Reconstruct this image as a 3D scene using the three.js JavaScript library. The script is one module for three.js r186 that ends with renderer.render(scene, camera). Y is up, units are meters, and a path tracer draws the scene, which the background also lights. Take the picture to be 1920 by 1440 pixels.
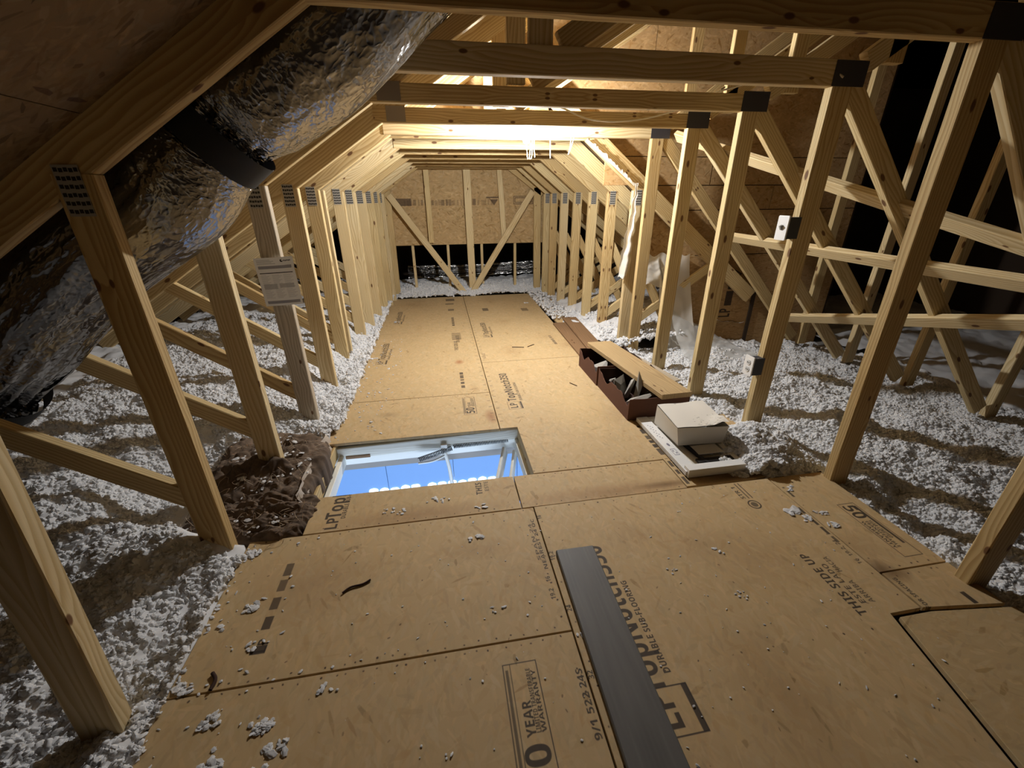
import * as THREE from 'three';
import { mergeGeometries, mergeVertices } from 'three/addons/utils/BufferGeometryUtils.js';
import { RectAreaLightUniformsLib } from 'three/addons/lights/RectAreaLightUniformsLib.js';
import { ConvexGeometry } from 'three/addons/geometries/ConvexGeometry.js';

// ---------- camera, light, exposure ----------
const scene = new THREE.Scene();
scene.background = new THREE.Color(0x000000);
const renderer = new THREE.WebGLRenderer({ antialias: true });
renderer.toneMapping = THREE.LinearToneMapping;
renderer.toneMappingExposure = .94;
renderer.shadowMap.enabled = true;
RectAreaLightUniformsLib.init();
const camera = new THREE.PerspectiveCamera(2 * Math.atan(720 / 772.155) * 180 / Math.PI, 4 / 3, 0.02, 60);
camera.rotation.order = 'YXZ';
camera.position.set(0, 1.4, 0);
camera.rotation.set(-0.4226983, -0.1633995, -0.0088029);
scene.add(camera);
const BULB = [0.719, 1.826, -3.58], BULB_CD = 15.5, HATCH_LIGHT = 19;

// ---------- helpers ----------
let seed = 1234567;
const rnd = () => { seed = (seed + 0x6d2b79f5) | 0; let t = Math.imul(seed ^ (seed >>> 15), 1 | seed); t = (t + Math.imul(t ^ (t >>> 7), 61 | t)) ^ t; return ((t ^ (t >>> 14)) >>> 0) / 4294967296; };
const rr = (a, b) => a + (b - a) * rnd();
const hash = (x, y) => { let h = Math.imul(x | 0, 374761393) + Math.imul(y | 0, 668265263); h = Math.imul(h ^ (h >>> 13), 1274126177); return ((h ^ (h >>> 16)) >>> 0) / 4294967296; };
const sm = (t) => t * t * (3 - 2 * t), lerp = (a, b, t) => a + (b - a) * t, clamp = (x, a = 0, b = 1) => Math.min(b, Math.max(a, x));
const step = (a, b, x) => sm(clamp((x - a) / (b - a)));
function vn(x, y) { const i = Math.floor(x), j = Math.floor(y), u = sm(x - i), v = sm(y - j); return lerp(lerp(hash(i, j), hash(i + 1, j), u), lerp(hash(i, j + 1), hash(i + 1, j + 1), u), v); }
const fbm = (x, y, o = 4) => { let s = 0, a = .5, t = 0; for (let k = 0; k < o; k++) { s += a * vn(x, y); t += a; a *= .5; x = x * 2.03 + 17.1; y = y * 2.03 + 9.7; } return s / t; };
const taken = {};
const numbered = (n) => { const k = (taken[n] = (taken[n] ?? -1) + 1); return k ? n + '_' + String(k).padStart(3, '0') : n; };
const shade = (m) => { m.castShadow = m.receiveShadow = true; return m; };
function mesh(name, geo, mat, parent, label) {
  const m = shade(new THREE.Mesh(geo, mat)); m.name = parent ? name : numbered(name);
  if (parent) { parent.userData.kids ??= {}; const k = (parent.userData.kids[name] = (parent.userData.kids[name] ?? -1) + 1); if (k) m.name = name + '_' + String(k).padStart(3, '0'); }
  (parent ?? scene).add(m); if (label) m.userData.label = label; return m;
}
function tag(o, label, category, group, kind) { o.userData.label = label; if (category) o.userData.category = category; if (group) o.userData.group = group; if (kind) o.userData.kind = kind; return o; }
function thing(name, label, category, at = [0, 0, 0], group) { const g = new THREE.Group(); g.name = numbered(name); g.position.set(...at); scene.add(g); return tag(g, label, category, group); }
function struct(name, label, at = [0, 0, 0]) { const g = new THREE.Group(); g.name = name; g.position.set(...at); scene.add(g); g.userData.kind = 'structure'; if (label) g.userData.label = label; return g; }
const V = (x, y, z) => new THREE.Vector3(x, y, z);

// ---------- textures ----------
function dataTex(w, h, f, srgb = true) {
  const d = new Uint8Array(w * h * 4);
  for (let y = 0; y < h; y++) for (let x = 0; x < w; x++) { const c = f(x, y), o = (y * w + x) * 4; d[o] = c[0]; d[o + 1] = c[1]; d[o + 2] = c[2]; d[o + 3] = 255; }
  const t = new THREE.DataTexture(d, w, h); t.wrapS = t.wrapT = THREE.MirroredRepeatWrapping; t.magFilter = THREE.LinearFilter; t.minFilter = THREE.LinearMipmapLinearFilter;
  if (srgb) t.colorSpace = THREE.SRGBColorSpace; t.needsUpdate = true; return t;
}
// sawn softwood: u across the board (0.3 m), v along it (1.2 m)
function woodTex(s, light, dark, knots) {
  const W = 256, H = 1024, K = [];
  for (let i = 0; i < knots; i++) K.push([hash(s, i * 3) * .3, hash(s, i * 3 + 1) * 1.2, .006 + hash(s, i * 3 + 2) * .008]);
  return dataTex(W, H, (px, py) => {
    const u = px / W * .3, v = py / H * 1.2; let bend = (fbm(u * 9 + s, v * 1.6 + s * 3, 3) - .5) * .09, kn = 0;
    for (const [ku, kv, kr] of K) { const du = u - ku, dv = (v - kv) * .45, d = Math.hypot(du, dv); bend += .012 * Math.exp(-d * d / (kr * kr * 9)) * Math.sign(du + .0001); kn = Math.max(kn, 1 - step(kr * .55, kr, d)); }
    const ring = Math.abs(((u + bend) * 62 + s) % 1 + 1) % 1, grain = step(.15, .95, ring) * (1 - step(.93, 1, ring));
    const fib = vn(u * 1400, v * 14 + s * 5), blot = fbm(u * 6 + s * 7, v * 2.5, 3);
    let t = .58 * grain + .2 * fib + .55 * (blot - .35); t = clamp(t);
    const c = [0, 1, 2].map((k) => lerp(light[k], dark[k], t) * (.94 + .1 * fib));
    return kn > 0 ? c.map((x, k) => lerp(x, [92, 58, 30][k], kn * .85)) : c;
  });
}
const pine = [[220, 199, 150], [172, 139, 86]];
const lumberMaps = [1.3, 4.7, 8.9, 12.2].map((s, i) => woodTex(s, [pine[0], [214, 190, 140], [222, 203, 160], [209, 183, 131]][i], [pine[1], [164, 131, 78], [180, 149, 98], [160, 126, 74]][i], [5, 7, 3, 8][i]));
const lumber = lumberMaps.map((map) => new THREE.MeshStandardMaterial({ map, roughness: .82, bumpMap: map, bumpScale: .0006 }));
const greyLumber = new THREE.MeshStandardMaterial({ map: woodTex(21.5, [206, 192, 168], [150, 134, 112], 3), roughness: .9 });
const brownBoard = new THREE.MeshStandardMaterial({ map: woodTex(31.5, [152, 118, 82], [112, 82, 54], 1), roughness: .8 });
const tanBoard = new THREE.MeshStandardMaterial({ map: woodTex(41.5, [196, 168, 122], [160, 130, 88], 1), roughness: .7 });
const canvas = (w, h) => { const c = document.createElement('canvas'); c.width = w; c.height = h; return c; };
// oriented strand board drawn flake by flake
function osb(W, H, pxm, base, spread, dark, seedv, along = 0) {
  const c = canvas(W, H), g = c.getContext('2d'); g.fillStyle = `rgb(${base})`; g.fillRect(0, 0, W, H);
  const keep = seed; seed = seedv; const n = Math.round(W * H / (pxm * pxm) * 2600);
  for (let i = 0; i < n; i++) {
    const l = rr(.02, .085) * pxm, w = rr(.006, .022) * pxm, a = along + rr(-.75, .75) + (rnd() < .2 ? 1.57 : 0), x = rnd() * W, y = rnd() * H, k = rnd(), t = (k - .5) * spread, warm = rr(-6, 6);
    const dk = rnd() < dark ? -rr(25, 60) : 0;
    g.save(); g.translate(x, y); g.rotate(a); g.globalAlpha = rr(.25, .6); g.fillStyle = `rgb(${base.map((b, j) => Math.round(clamp(b + t + dk + (j === 0 ? warm : j === 2 ? -warm : 0), 0, 255)))})`;
    g.beginPath(); g.moveTo(-l / 2, -w * rr(.2, .5)); g.lineTo(l * rr(-.1, .2), -w / 2); g.lineTo(l / 2, w * rr(-.3, .3)); g.lineTo(l * rr(-.2, .1), w / 2); g.lineTo(-l / 2, w * rr(.1, .4)); g.closePath(); g.fill(); g.restore();
  }
  seed = keep; return c;
}
function canvasTex(c) { const t = new THREE.CanvasTexture(c); t.colorSpace = THREE.SRGBColorSpace; t.wrapS = t.wrapT = THREE.MirroredRepeatWrapping; t.anisotropy = 8; return t; }
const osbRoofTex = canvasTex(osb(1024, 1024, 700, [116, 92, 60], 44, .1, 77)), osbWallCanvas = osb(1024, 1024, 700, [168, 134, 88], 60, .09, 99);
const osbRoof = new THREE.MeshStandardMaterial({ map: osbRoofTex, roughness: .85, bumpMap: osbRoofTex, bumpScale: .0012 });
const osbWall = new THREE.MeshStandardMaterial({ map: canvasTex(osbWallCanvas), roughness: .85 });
const floorBase = osb(1024, 1024, 640, [196, 167, 121], 30, .012, 55, 1.57);
const M = {
  steel: new THREE.MeshStandardMaterial({ color: 0x9a9a98, metalness: .8, roughness: .45 }),
  spring: new THREE.MeshStandardMaterial({ color: 0x3a3a3c, metalness: .7, roughness: .45 }),
  white: new THREE.MeshStandardMaterial({ color: 0xf0ede0, roughness: .5 }),
  plastic: new THREE.MeshStandardMaterial({ color: 0xf2f1ee, roughness: .35 }),
  black: new THREE.MeshStandardMaterial({ color: 0x0b0a0a, roughness: .85 }),
  dark: new THREE.MeshStandardMaterial({ color: 0x1b1512, roughness: .9 }),
  cable: new THREE.MeshStandardMaterial({ color: 0xcfc3a8, roughness: .6 }),
  string: new THREE.MeshStandardMaterial({ color: 0xf4f1e6, roughness: .8 }),
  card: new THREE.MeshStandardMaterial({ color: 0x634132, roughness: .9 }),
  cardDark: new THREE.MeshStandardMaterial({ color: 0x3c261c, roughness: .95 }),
  whiteCard: new THREE.MeshStandardMaterial({ color: 0xd9d2c4, roughness: .85 }),
  greyCard: new THREE.MeshStandardMaterial({ color: 0x8f897e, roughness: .9 }),
  gyp: new THREE.MeshStandardMaterial({ color: 0x9c948a, roughness: .95 }),
  scrap: new THREE.MeshStandardMaterial({ color: 0xa8a39a, roughness: .9 }),
  scrapDark: new THREE.MeshStandardMaterial({ color: 0x77736a, roughness: .9 }),
};
M.clear = new THREE.MeshPhysicalMaterial({ color: 0xf4f4f2, transmission: .55, roughness: .35, thickness: 0, ior: 1.3, side: THREE.DoubleSide });
// truss plate: rows of punched slots in galvanised steel
const plateTex = (() => { const c = canvas(128, 192), g = c.getContext('2d'); g.fillStyle = '#a09b90'; g.fillRect(0, 0, 128, 192); g.fillStyle = '#1d1712'; for (let r = 0; r < 6; r++) for (let k = 0; k < 5; k++) g.fillRect(6 + k * 24.5, 10 + r * 31 + (k % 2) * 2, 20, 15); return canvasTex(c); })();
const plateMat = new THREE.MeshStandardMaterial({ map: plateTex, roughness: .6, metalness: .15 });
const brownPlate = new THREE.MeshStandardMaterial({ color: 0x8d8274, roughness: .6, metalness: .2 });
const darkPlate = new THREE.MeshStandardMaterial({ color: 0x4c4a50, roughness: .5, metalness: .6 });

// ---------- sawn boards with eased edges ----------
function boardGeo(w, t, len, b = .0035) {
  const hw = w / 2, ht = t / 2, P = [[hw - b, ht], [hw, ht - b], [hw, -ht + b], [hw - b, -ht], [-hw + b, -ht], [-hw, -ht + b], [-hw, ht - b], [-hw + b, ht]];
  const pos = [], uv = [], ou = rnd() * 3, ov = rnd() * 5, y0 = -len / 2, y1 = len / 2; let s = 0;
  for (let i = 0; i < 8; i++) {
    const a = P[i], c = P[(i + 1) % 8], d = Math.hypot(a[0] - c[0], a[1] - c[1]), q = [[...a, y0, s], [...c, y0, s + d], [...c, y1, s + d], [...a, y1, s]];
    for (const k of [0, 3, 2, 0, 2, 1].map((k) => q[k])) { pos.push(k[0], k[2], k[1]); uv.push((k[3] + ou) / .3, (k[2] + ov) / 1.2); } s += d;
  }
  for (const [y, o] of [[y0, 1], [y1, -1]]) for (let i = 1; i < 7; i++) for (const k of o > 0 ? [0, i + 1, i] : [0, i, i + 1]) { pos.push(P[k][0], y, P[k][1]); uv.push((P[k][0] + ou) / .3, (P[k][1] * .35 + ov) / 1.2); }
  const g = new THREE.BufferGeometry(); g.setAttribute('position', new THREE.Float32BufferAttribute(pos, 3)); g.setAttribute('uv', new THREE.Float32BufferAttribute(uv, 2)); g.computeVertexNormals(); return g;
}
// a board from a to b; w measured in the plane that is square to "thin"
function board(name, parent, a, b, w, t, mat = lumber[Math.floor(rnd() * 4)], thin = V(0, 0, 1)) {
  const A = V(...a), B = V(...b), Y = B.clone().sub(A), len = Y.length(); Y.normalize();
  const X = Y.clone().cross(thin).normalize(), Zv = X.clone().cross(Y).normalize();
  const m = mesh(name, boardGeo(w, t, len), mat, parent);
  m.position.copy(A).add(B).multiplyScalar(.5); if (parent) m.position.sub(parent.position);
  m.quaternion.setFromRotationMatrix(new THREE.Matrix4().makeBasis(X, Y, Zv)); return m;
}
function boxUV(w, h, d, s = 1) { const g = new THREE.BoxGeometry(w, h, d), p = g.attributes.position, n = g.attributes.normal, u = g.attributes.uv; for (let i = 0; i < p.count; i++) { const ax = Math.abs(n.getX(i)) > .5 ? [p.getZ(i), p.getY(i)] : Math.abs(n.getY(i)) > .5 ? [p.getX(i), p.getZ(i)] : [p.getX(i), p.getY(i)]; u.setXY(i, ax[0] / s, ax[1] / s); } return g; }
// prism over a polygon in x,z
function prism(pts, y0, y1, uvf) {
  const sh = new THREE.Shape(pts.map(([x, z]) => new THREE.Vector2(x, -z))), g = new THREE.ExtrudeGeometry(sh, { depth: y1 - y0, bevelEnabled: true, bevelSize: .0012, bevelThickness: .0012, bevelSegments: 1, bevelOffset: -.0012 });
  g.rotateX(-Math.PI / 2); g.translate(0, y0, 0);
  const p = g.attributes.position, u = g.attributes.uv; for (let i = 0; i < p.count; i++) u.setXY(i, ...uvf(p.getX(i), p.getZ(i)));
  return g;
}
function tube(points, r, seg = 40, rad = 6) { return new THREE.TubeGeometry(new THREE.CatmullRomCurve3(points.map((p) => V(...p))), seg, r, rad); }

// ---------- floor: printed sheets of strand board ----------
const floor = struct('floor', 'tan strand board subfloor of large printed sheets');
const ink = 'rgba(44,34,26,0.82)';
function panel(x0, x1, z0, z1, print, { poly, y = 0, s = 560, off = rnd() } = {}) {
  const W = Math.round((x1 - x0) * s), H = Math.round((z1 - z0) * s), c = canvas(W, H), g = c.getContext('2d');
  const ox = -off * 500, oy = -((off * 7.3) % 1) * 400; const bs = 1024 * s / 640;
  for (let i = ox; i < W; i += bs) for (let j = oy; j < H; j += bs) g.drawImage(floorBase, i, j, bs, bs);
  const to = (x, z) => [(x - x0) * s, (z - z0) * s];
  const pen = {
    g, to, s,
    text(str, x, z, em, { toward = false, weight = 'bold', fam = 'sans-serif', alpha = .82, stretch = 1, width } = {}) {
      g.save(); g.translate(...to(x, z)); g.rotate(toward ? Math.PI / 2 : -Math.PI / 2); g.font = `${weight} ${em * s}px ${fam}`; g.fillStyle = `rgba(44,34,26,${alpha})`;
      if (width) stretch = width * s / g.measureText(str).width; g.scale(stretch, 1); g.fillText(str, 0, 0); g.restore();
    },
    rect(xa, za, xb, zb, fill, lw = .004, alpha = .8) { const [a, b] = to(xa, za), [d, e] = to(xb, zb); g.strokeStyle = g.fillStyle = `rgba(44,34,26,${alpha})`; g.lineWidth = lw * s; if (fill) g.fillRect(a, b, d - a, e - b); else g.strokeRect(a, b, d - a, e - b); },
    stain(x, z, rx, rz, col, a) { const [px, py] = to(x, z); g.save(); g.translate(px, py); g.scale(rx * s, rz * s); const q = g.createRadialGradient(0, 0, 0, 0, 0, 1); q.addColorStop(0, `rgba(${col},${a})`); q.addColorStop(1, `rgba(${col},0)`); g.fillStyle = q; g.fillRect(-1, -1, 2, 2); g.restore(); },
    nails(xa, za, xb, zb, n) { for (let i = 0; i < n; i++) { const t = (i + rr(.2, .8)) / n, [px, py] = to(lerp(xa, xb, t) + rr(-.006, .006), lerp(za, zb, t) + rr(-.006, .006)); g.fillStyle = `rgba(50,32,20,${rr(.5, .9)})`; g.beginPath(); g.ellipse(px, py, rr(.0025, .0045) * s, rr(.002, .004) * s, rr(0, 3), 0, 7); g.fill(); } },
    logo(x, z, em, len, sub) {   // the maker's name: boxed initials, product name, small second line
      const h = em * .72; pen.rect(x - h * 1.15, z, x + h * .2, z - em * 1.25, false, em * .03, .7); pen.text('LP', x - h * .1, z - em * .12, em * .85, { weight: 'bold', alpha: .8 });
      pen.rect(x + h * .28, z, x + h * .46, z - em * 1.25, true); pen.text('TopNotch350', x, z - em * 1.42, em, { width: len });
      if (sub) pen.text('DURABLE SUB-FLOORING', x + em * .5, z - em * 1.42, em * .3, { width: len * .62, alpha: .8 });
    },
  };
  for (let i = 0; i < (x1 - x0) * (z1 - z0) * 26; i++) { const [px, py] = [rnd() * W, rnd() * H]; g.fillStyle = `rgba(70,46,24,${rr(.2, .6)})`; g.beginPath(); g.ellipse(px, py, rr(.0015, .006) * s, rr(.001, .003) * s, rr(0, 3), 0, 7); g.fill(); }
  for (let i = 0; i < (x1 - x0) * (z1 - z0) * 3; i++) pen.stain(rr(x0, x1), rr(z0, z1), rr(.05, .25), rr(.05, .25), rnd() < .5 ? '128,92,52' : '220,188,140', rr(.08, .2));
  print?.(pen);
  const tex = canvasTex(c); tex.wrapS = tex.wrapT = THREE.ClampToEdgeWrapping;
  const mat = new THREE.MeshStandardMaterial({ map: tex, roughness: .72 });
  return mesh('floor_panel', prism(poly ?? [[x0, z0], [x1, z0], [x1, z1], [x0, z1]], y - .018, y - .0012, (x, z) => [(x - x0) / (x1 - x0), 1 - (z - z0) / (z1 - z0)]), mat, floor);
}
const badge = (p, x0, x1, z0, z1, toward) => {   // printed warranty box with a large 50
  p.rect(x0, z0, x1, z1, false, .003, .75); const w = x1 - x0, L = z1 - z0;
  const num = Math.min(w * .95, L * .32);
  if (!toward) { p.text('50', x0 + w * .9, z1 - L * .03, num, { weight: 'bold' }); p.text('YEAR', x0 + w * .62, z1 - L * .4, num * .38); p.text('LIMITED TRANSFERABLE', x0 + w * .78, z1 - L * .42, num * .18, { width: L * .52 }); p.text('WARRANTY', x0 + w * .92, z1 - L * .42, num * .18, { width: L * .5 }); p.rect(x0 + w * .06, z0 + L * .05, x0 + w * .14, z1 - L * .05, true, 0, .55); p.rect(x0 + w * .2, z0, x0 + w * .22, z1, true, 0, .7); }
  else { p.text('50', x0 + w * .12, z0 + L * .03, num, { toward }); p.text('YEAR LIMITED', x0 + w * .5, z0 + L * .36, num * .3, { toward, width: L * .34 }); p.text('TRANSFERABLE', x0 + w * .3, z0 + L * .36, num * .22, { toward, width: L * .5 }); p.text('WARRANTY', x0 + w * .08, z0 + L * .36, num * .22, { toward, width: L * .5 }); p.rect(x0 + w * .78, z0 + L * .06, x0 + w * .92, z1 - L * .2, true, 0, .75); }
};
const dashes = (p, x, z0, z1, em, alpha = .75) => { let z = z1; while (z > z0) { const l = rr(.03, .07); p.rect(x, z, x + em, Math.max(z0, z - l), true, 0, alpha * rr(.7, 1)); z -= l + rr(.012, .03); } };
const ticks = (p, x, z0, z1) => { for (let z = z0; z < z1; z += .1) { p.rect(x - .035, z, x - .012, z + .006, true, 0, .55); p.rect(x + .012, z + .03, x + .035, z + .036, true, 0, .55); } };
// near right sheet
panel(.366, 1.664, -1.58, .9, (p) => {
  p.text('TopNotch350', .598, -.68, .12, { width: .61 }); p.text('LP', .6, -.58, .12, { width: .11 }); p.text('DURABLE SUB-FLOORING', .635, -.735, .034, { width: .36 }); p.rect(.645, -.57, .662, -.7, true); p.rect(.5, -.57, .662, -.7, false, .004);
  p.text('THIS SIDE UP', 1.452, -.8, .05, { width: .29 }); p.text('ESTE LADO', 1.49, -.84, .034, { width: .19, alpha: .7 }); p.text('ARRIBA', 1.525, -.84, .03, { width: .1, alpha: .6 }); p.text('HACIA', 1.525, -.98, .03, { width: .08, alpha: .6 });
  p.g.strokeStyle = ink; p.g.lineWidth = 4; const [cx, cy] = p.to(1.453, -1.405); p.g.beginPath(); p.g.arc(cx, cy, .028 * p.s, 0, 7); p.g.stroke(); p.g.beginPath(); p.g.arc(cx, cy, .017 * p.s, 0, 7); p.g.fillStyle = 'rgba(44,34,26,.55)'; p.g.fill(); p.text('STR 1', 1.44, -1.45, .03, { width: .1 }); p.rect(1.455, -1.45, 1.46, -1.57, true); p.rect(1.475, -1.45, 1.48, -1.57, true);
  p.nails(.385, -1.5, .385, .8, 22); p.nails(1.64, -1.5, 1.64, .8, 26); p.nails(.4, -1.56, 1.6, -1.56, 14); p.nails(.45, -.75, 1.6, -.75, 9);
  for (const [z, t] of [[-1.49, '16'], [-1.24, '19.2'], [-1.0, '24'], [-.76, '32']]) p.text(t, .385, z, .026);
  p.text('16  19.2  24', 1.645, -1.0, .026, { alpha: .7 }); dashes(p, 1.64, -1.36, -1.12, .014); p.stain(.95, -.6, .2, .3, '120,82,40', .22); p.stain(1.25, -1.1, .3, .2, '120,86,40', .16);
}, { s: 640, poly: [[.366, -1.58], [1.664, -1.58], [1.664, -.79], [1.532, -.79], [1.26, .23], [1.26, .9], [.366, .9]] });
// outer right strips
panel(1.67, 1.995, -1.58, -.952, (p) => { badge(p, 1.85, 1.94, -1.33, -1.0, true); p.nails(1.7, -.97, 1.97, -.97, 5); p.nails(1.69, -1.5, 1.69, -1.0, 6); dashes(p, 1.685, -1.5, -1.42, .012); p.stain(1.69, -.96, .07, .06, '60,34,14', .5); });
panel(1.674, 1.995, -.946, .9, (p) => { p.nails(1.7, -.93, 1.97, -.93, 5); p.text('SIZED FOR SPACING', 1.705, -.72, .026, { width: .2 }); p.stain(1.72, -.94, .09, .05, '60,34,14', .45); p.rect(1.88, -.82, 1.9, -.77, true); }, { poly: [[1.674, -.946], [1.995, -.946], [1.995, -.752], [1.674, -.79]] });
// near left sheets
panel(-.94, .36, -1.576, -.93, (p) => { dashes(p, -.735, -1.43, -1.12, .03); p.rect(-.74, -1.06, -.69, -1.03, true); p.text('LP', -.69, -1.03, .05); p.nails(-.9, -.945, .33, -.945, 22); p.nails(-.9, -1.56, .33, -1.56, 20); p.nails(.34, -1.5, .34, -.95, 8); p.text('NEAREST 24 OC', .345, -1.2, .022, { width: .3, alpha: .75 }); p.text('SPAN 24', .325, -1.25, .02, { width: .22, alpha: .6 }); for (const [z, t] of [[-1.14, '16'], [-1.06, '19.2']]) p.text(t, .34, z, .026); p.stain(-.6, -1.3, .3, .2, '120,84,50', .2); }, { s: 640 });
panel(-.94, .36, -.924, .9, (p) => { badge(p, .1, .21, -.85, -.5, false); p.nails(-.88, -.91, .33, -.91, 26); p.text('9/1 522 24S', .352, -.6, .03, { width: .2 }); p.nails(.34, -.85, .34, .6, 16); }, { s: 640 });
// strips in front of the hatch
panel(-.72, .303, -1.842, -1.582, (p) => { p.text('LP', -.575, -1.59, .075); p.text('TopNotch350', -.572, -1.665, .1, { width: .58 }); p.text('DURABLE SUB-FLOORING', -.55, -1.66, .03, { width: .3 }); p.text('THIS SIDE UP', .125, -1.72, .046, { width: .29 }); p.text('ESTE LADO', .16, -1.74, .03, { width: .2, alpha: .5 }); p.nails(-.68, -1.6, .28, -1.6, 14); p.stain(-.2, -1.62, .5, .09, '120,78,40', .35); });
panel(.309, 1.195, -1.842, -1.582, (p) => { p.nails(.35, -1.825, 1.2, -1.825, 16); p.stain(.8, -1.62, .7, .08, '120,78,40', .35); p.stain(1.1, -1.63, .2, .03, '80,50,20', .5); p.nails(.35, -1.6, 1.2, -1.6, 8); });
// sheets beyond the hatch, left of the middle joint
panel(-.8, .303, -2.944, -2.368, (p) => { badge(p, .085, .175, -2.885, -2.61, false); p.nails(-.72, -2.93, .28, -2.93, 16); p.stain(.27, -2.55, .05, .12, '120,60,24', .5); p.stain(-.45, -2.7, .1, .05, '90,70,40', .25); ticks(p, .303, -2.9, -2.4); });
panel(-.8, .303, -4.69, -2.95, (p) => { p.logo(-.6, -3.73, .085, .5, true); dashes(p, .09, -3.42, -3.07, .03); p.text('THIS SIDE UP', .11, -4.0, .05, { width: .3 }); p.text('APA RATED', .14, -4.25, .05, { width: .25 }); dashes(p, .06, -4.6, -4.35, .1, .4); p.nails(-.75, -2.97, .28, -2.97, 14); p.stain(.1, -3.66, .05, .07, '130,56,20', .5); ticks(p, .303, -4.6, -3.0); });
panel(-.78, .303, -6.55, -4.696, (p) => { p.logo(-.56, -5.1, .085, .5, true); dashes(p, .08, -5.3, -4.9, .03); p.rect(.05, -5.75, .13, -5.65, true, 0, .45); p.rect(.03, -6.4, .16, -6.25, true, 0, .5); p.rect(.02, -6.1, .14, -6.02, true, 0, .4); ticks(p, .303, -6.4, -4.8); });
// sheets right of the middle joint
panel(.309, 1.26, -3.6, -1.848, (p) => { p.logo(.49, -2.63, .092, .55, true); p.nails(.35, -1.87, 1.2, -1.87, 14); p.nails(1.23, -3.5, 1.23, -2, 14); dashes(p, 1.225, -3.5, -3.3, .03, .6); p.stain(.9, -2.6, .3, .5, '224,190,130', .3); for (let i = 0; i < 7; i++) p.rect(rr(.4, 1.0), rr(-3.5, -2.4), rr(.4, 1.0) * 0 + rr(.42, .5), 0, false, 0, 0); ticks(p, .309, -3.5, -2.4); }, { poly: [[.309, -3.6], [1.262, -3.6], [1.2, -1.848], [.424, -1.848], [.424, -2.37], [.309, -2.37]] });
panel(.309, 1.36, -6.55, -3.606, (p) => { p.logo(.48, -4.36, .085, .48, true); p.text('16 24 32', .36, -3.7, .04, { alpha: .5 }); dashes(p, 1.12, -4.3, -4.0, .03, .6); p.rect(.52, -5.7, .6, -5.55, true, 0, .5); p.rect(1.05, -5.6, 1.14, -5.45, true, 0, .4); ticks(p, .309, -6.4, -3.7); }, { poly: [[.309, -6.55], [1.36, -6.55], [1.31, -4.6], [1.275, -3.606], [.309, -3.606]], s: 420 });
panel(1.365, 1.75, -6.6, -4.7, (p) => { p.rect(1.5, -5.6, 1.56, -5.4, true, 0, .4); p.rect(1.42, -6.1, 1.5, -6.0, true, 0, .4); }, { s: 420 });
panel(1.206, 1.9, -2.34, -1.6, (p) => { dashes(p, 1.214, -2.25, -1.9, .026, .95); dashes(p, 1.216, -1.86, -1.62, .018, .9); dashes(p, 1.24, -1.84, -1.64, .01, .8); p.stain(1.4, -2.2, .15, .3, '80,50,24', .4); p.stain(1.5, -1.64, .25, .06, '50,30,14', .7); }, { y: -.006 });

// ceiling of the storey below, with the hatch opening
{
  const c = struct('ceiling', 'plasterboard and joists under the loose insulation');
  for (const [x0, x1, z0, z1] of [[-3.2, -.78, -9.4, 1.6], [.47, 7.2, -9.4, 1.6], [-.78, .47, -9.4, -2.42], [-.78, .47, -1.84, 1.6]]) { const m = mesh('ceiling_board', boxUV(x1 - x0, .05, z1 - z0), M.gyp, c); m.position.set((x0 + x1) / 2, -.215, (z0 + z1) / 2); }
}
// the room below
{
  const r = struct('wall_below', 'pale walls and floor of the room under the hatch'), wm = new THREE.MeshStandardMaterial({ color: 0xdcdfe2, roughness: .9 });
  for (const [n, w, h, d, x, y, z] of [['floor_slab', 6.4, .1, 5, 0, -2.75, -1], ['side_wall', .1, 2.5, 5, -3.2, -1.48, -1], ['side_wall', .1, 2.5, 5, 3.2, -1.48, -1], ['back_wall', 6.4, 2.5, .1, 0, -1.48, 1.4], ['back_wall', 6.4, 2.5, .1, 0, -1.48, -3.12]]) { const m = mesh(n, boxUV(w, h, d), wm, r); m.position.set(x, y, z); }
  const day = mesh('window_pane', new THREE.BoxGeometry(2.6, 1.0, .02), new THREE.MeshStandardMaterial({ color: 0x222222, emissive: 0xc4dcff, emissiveIntensity: 1.2 }), r); day.position.set(0, -1.3, 1.33);
  const L = new THREE.RectAreaLight(0xc4dcff, HATCH_LIGHT, 2.6, 1.0); L.position.set(0, -1.3, 1.3); L.lookAt(0, -1.3, -3); L.name = 'window_daylight'; scene.add(L);
}
// ---------- walls and roof that close the attic ----------
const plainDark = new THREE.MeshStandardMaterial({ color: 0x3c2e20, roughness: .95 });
function sheets(parent, name, origin, U, W, nu, nv, su, sv, t, mat, skip) {   // sheets of strand board laid on a plane
  const N = W.clone().cross(U).normalize();
  for (let i = 0; i < nu; i++) for (let j = 0; j < nv; j++) {
    if (skip?.(i, j)) continue; const g = boxUV(su - .004, t, sv - .004, 1.46), o = rnd(), q = rnd(), u = g.attributes.uv; for (let k = 0; k < u.count; k++) u.setXY(k, u.getX(k) + o, u.getY(k) + q);
    const m = mesh(name, g, mat, parent); m.position.copy(origin).addScaledVector(U, (i + .5) * su).addScaledVector(W, (j + .5) * sv).addScaledVector(N, rr(-.0015, .0015));
    m.quaternion.setFromRotationMatrix(new THREE.Matrix4().makeBasis(U, N, W));
  }
}
const SL = .635;                                   // left roof slope
const leftLine = (x) => 1.477 + SL * (x + .9);     // underside of the left rafters
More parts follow.
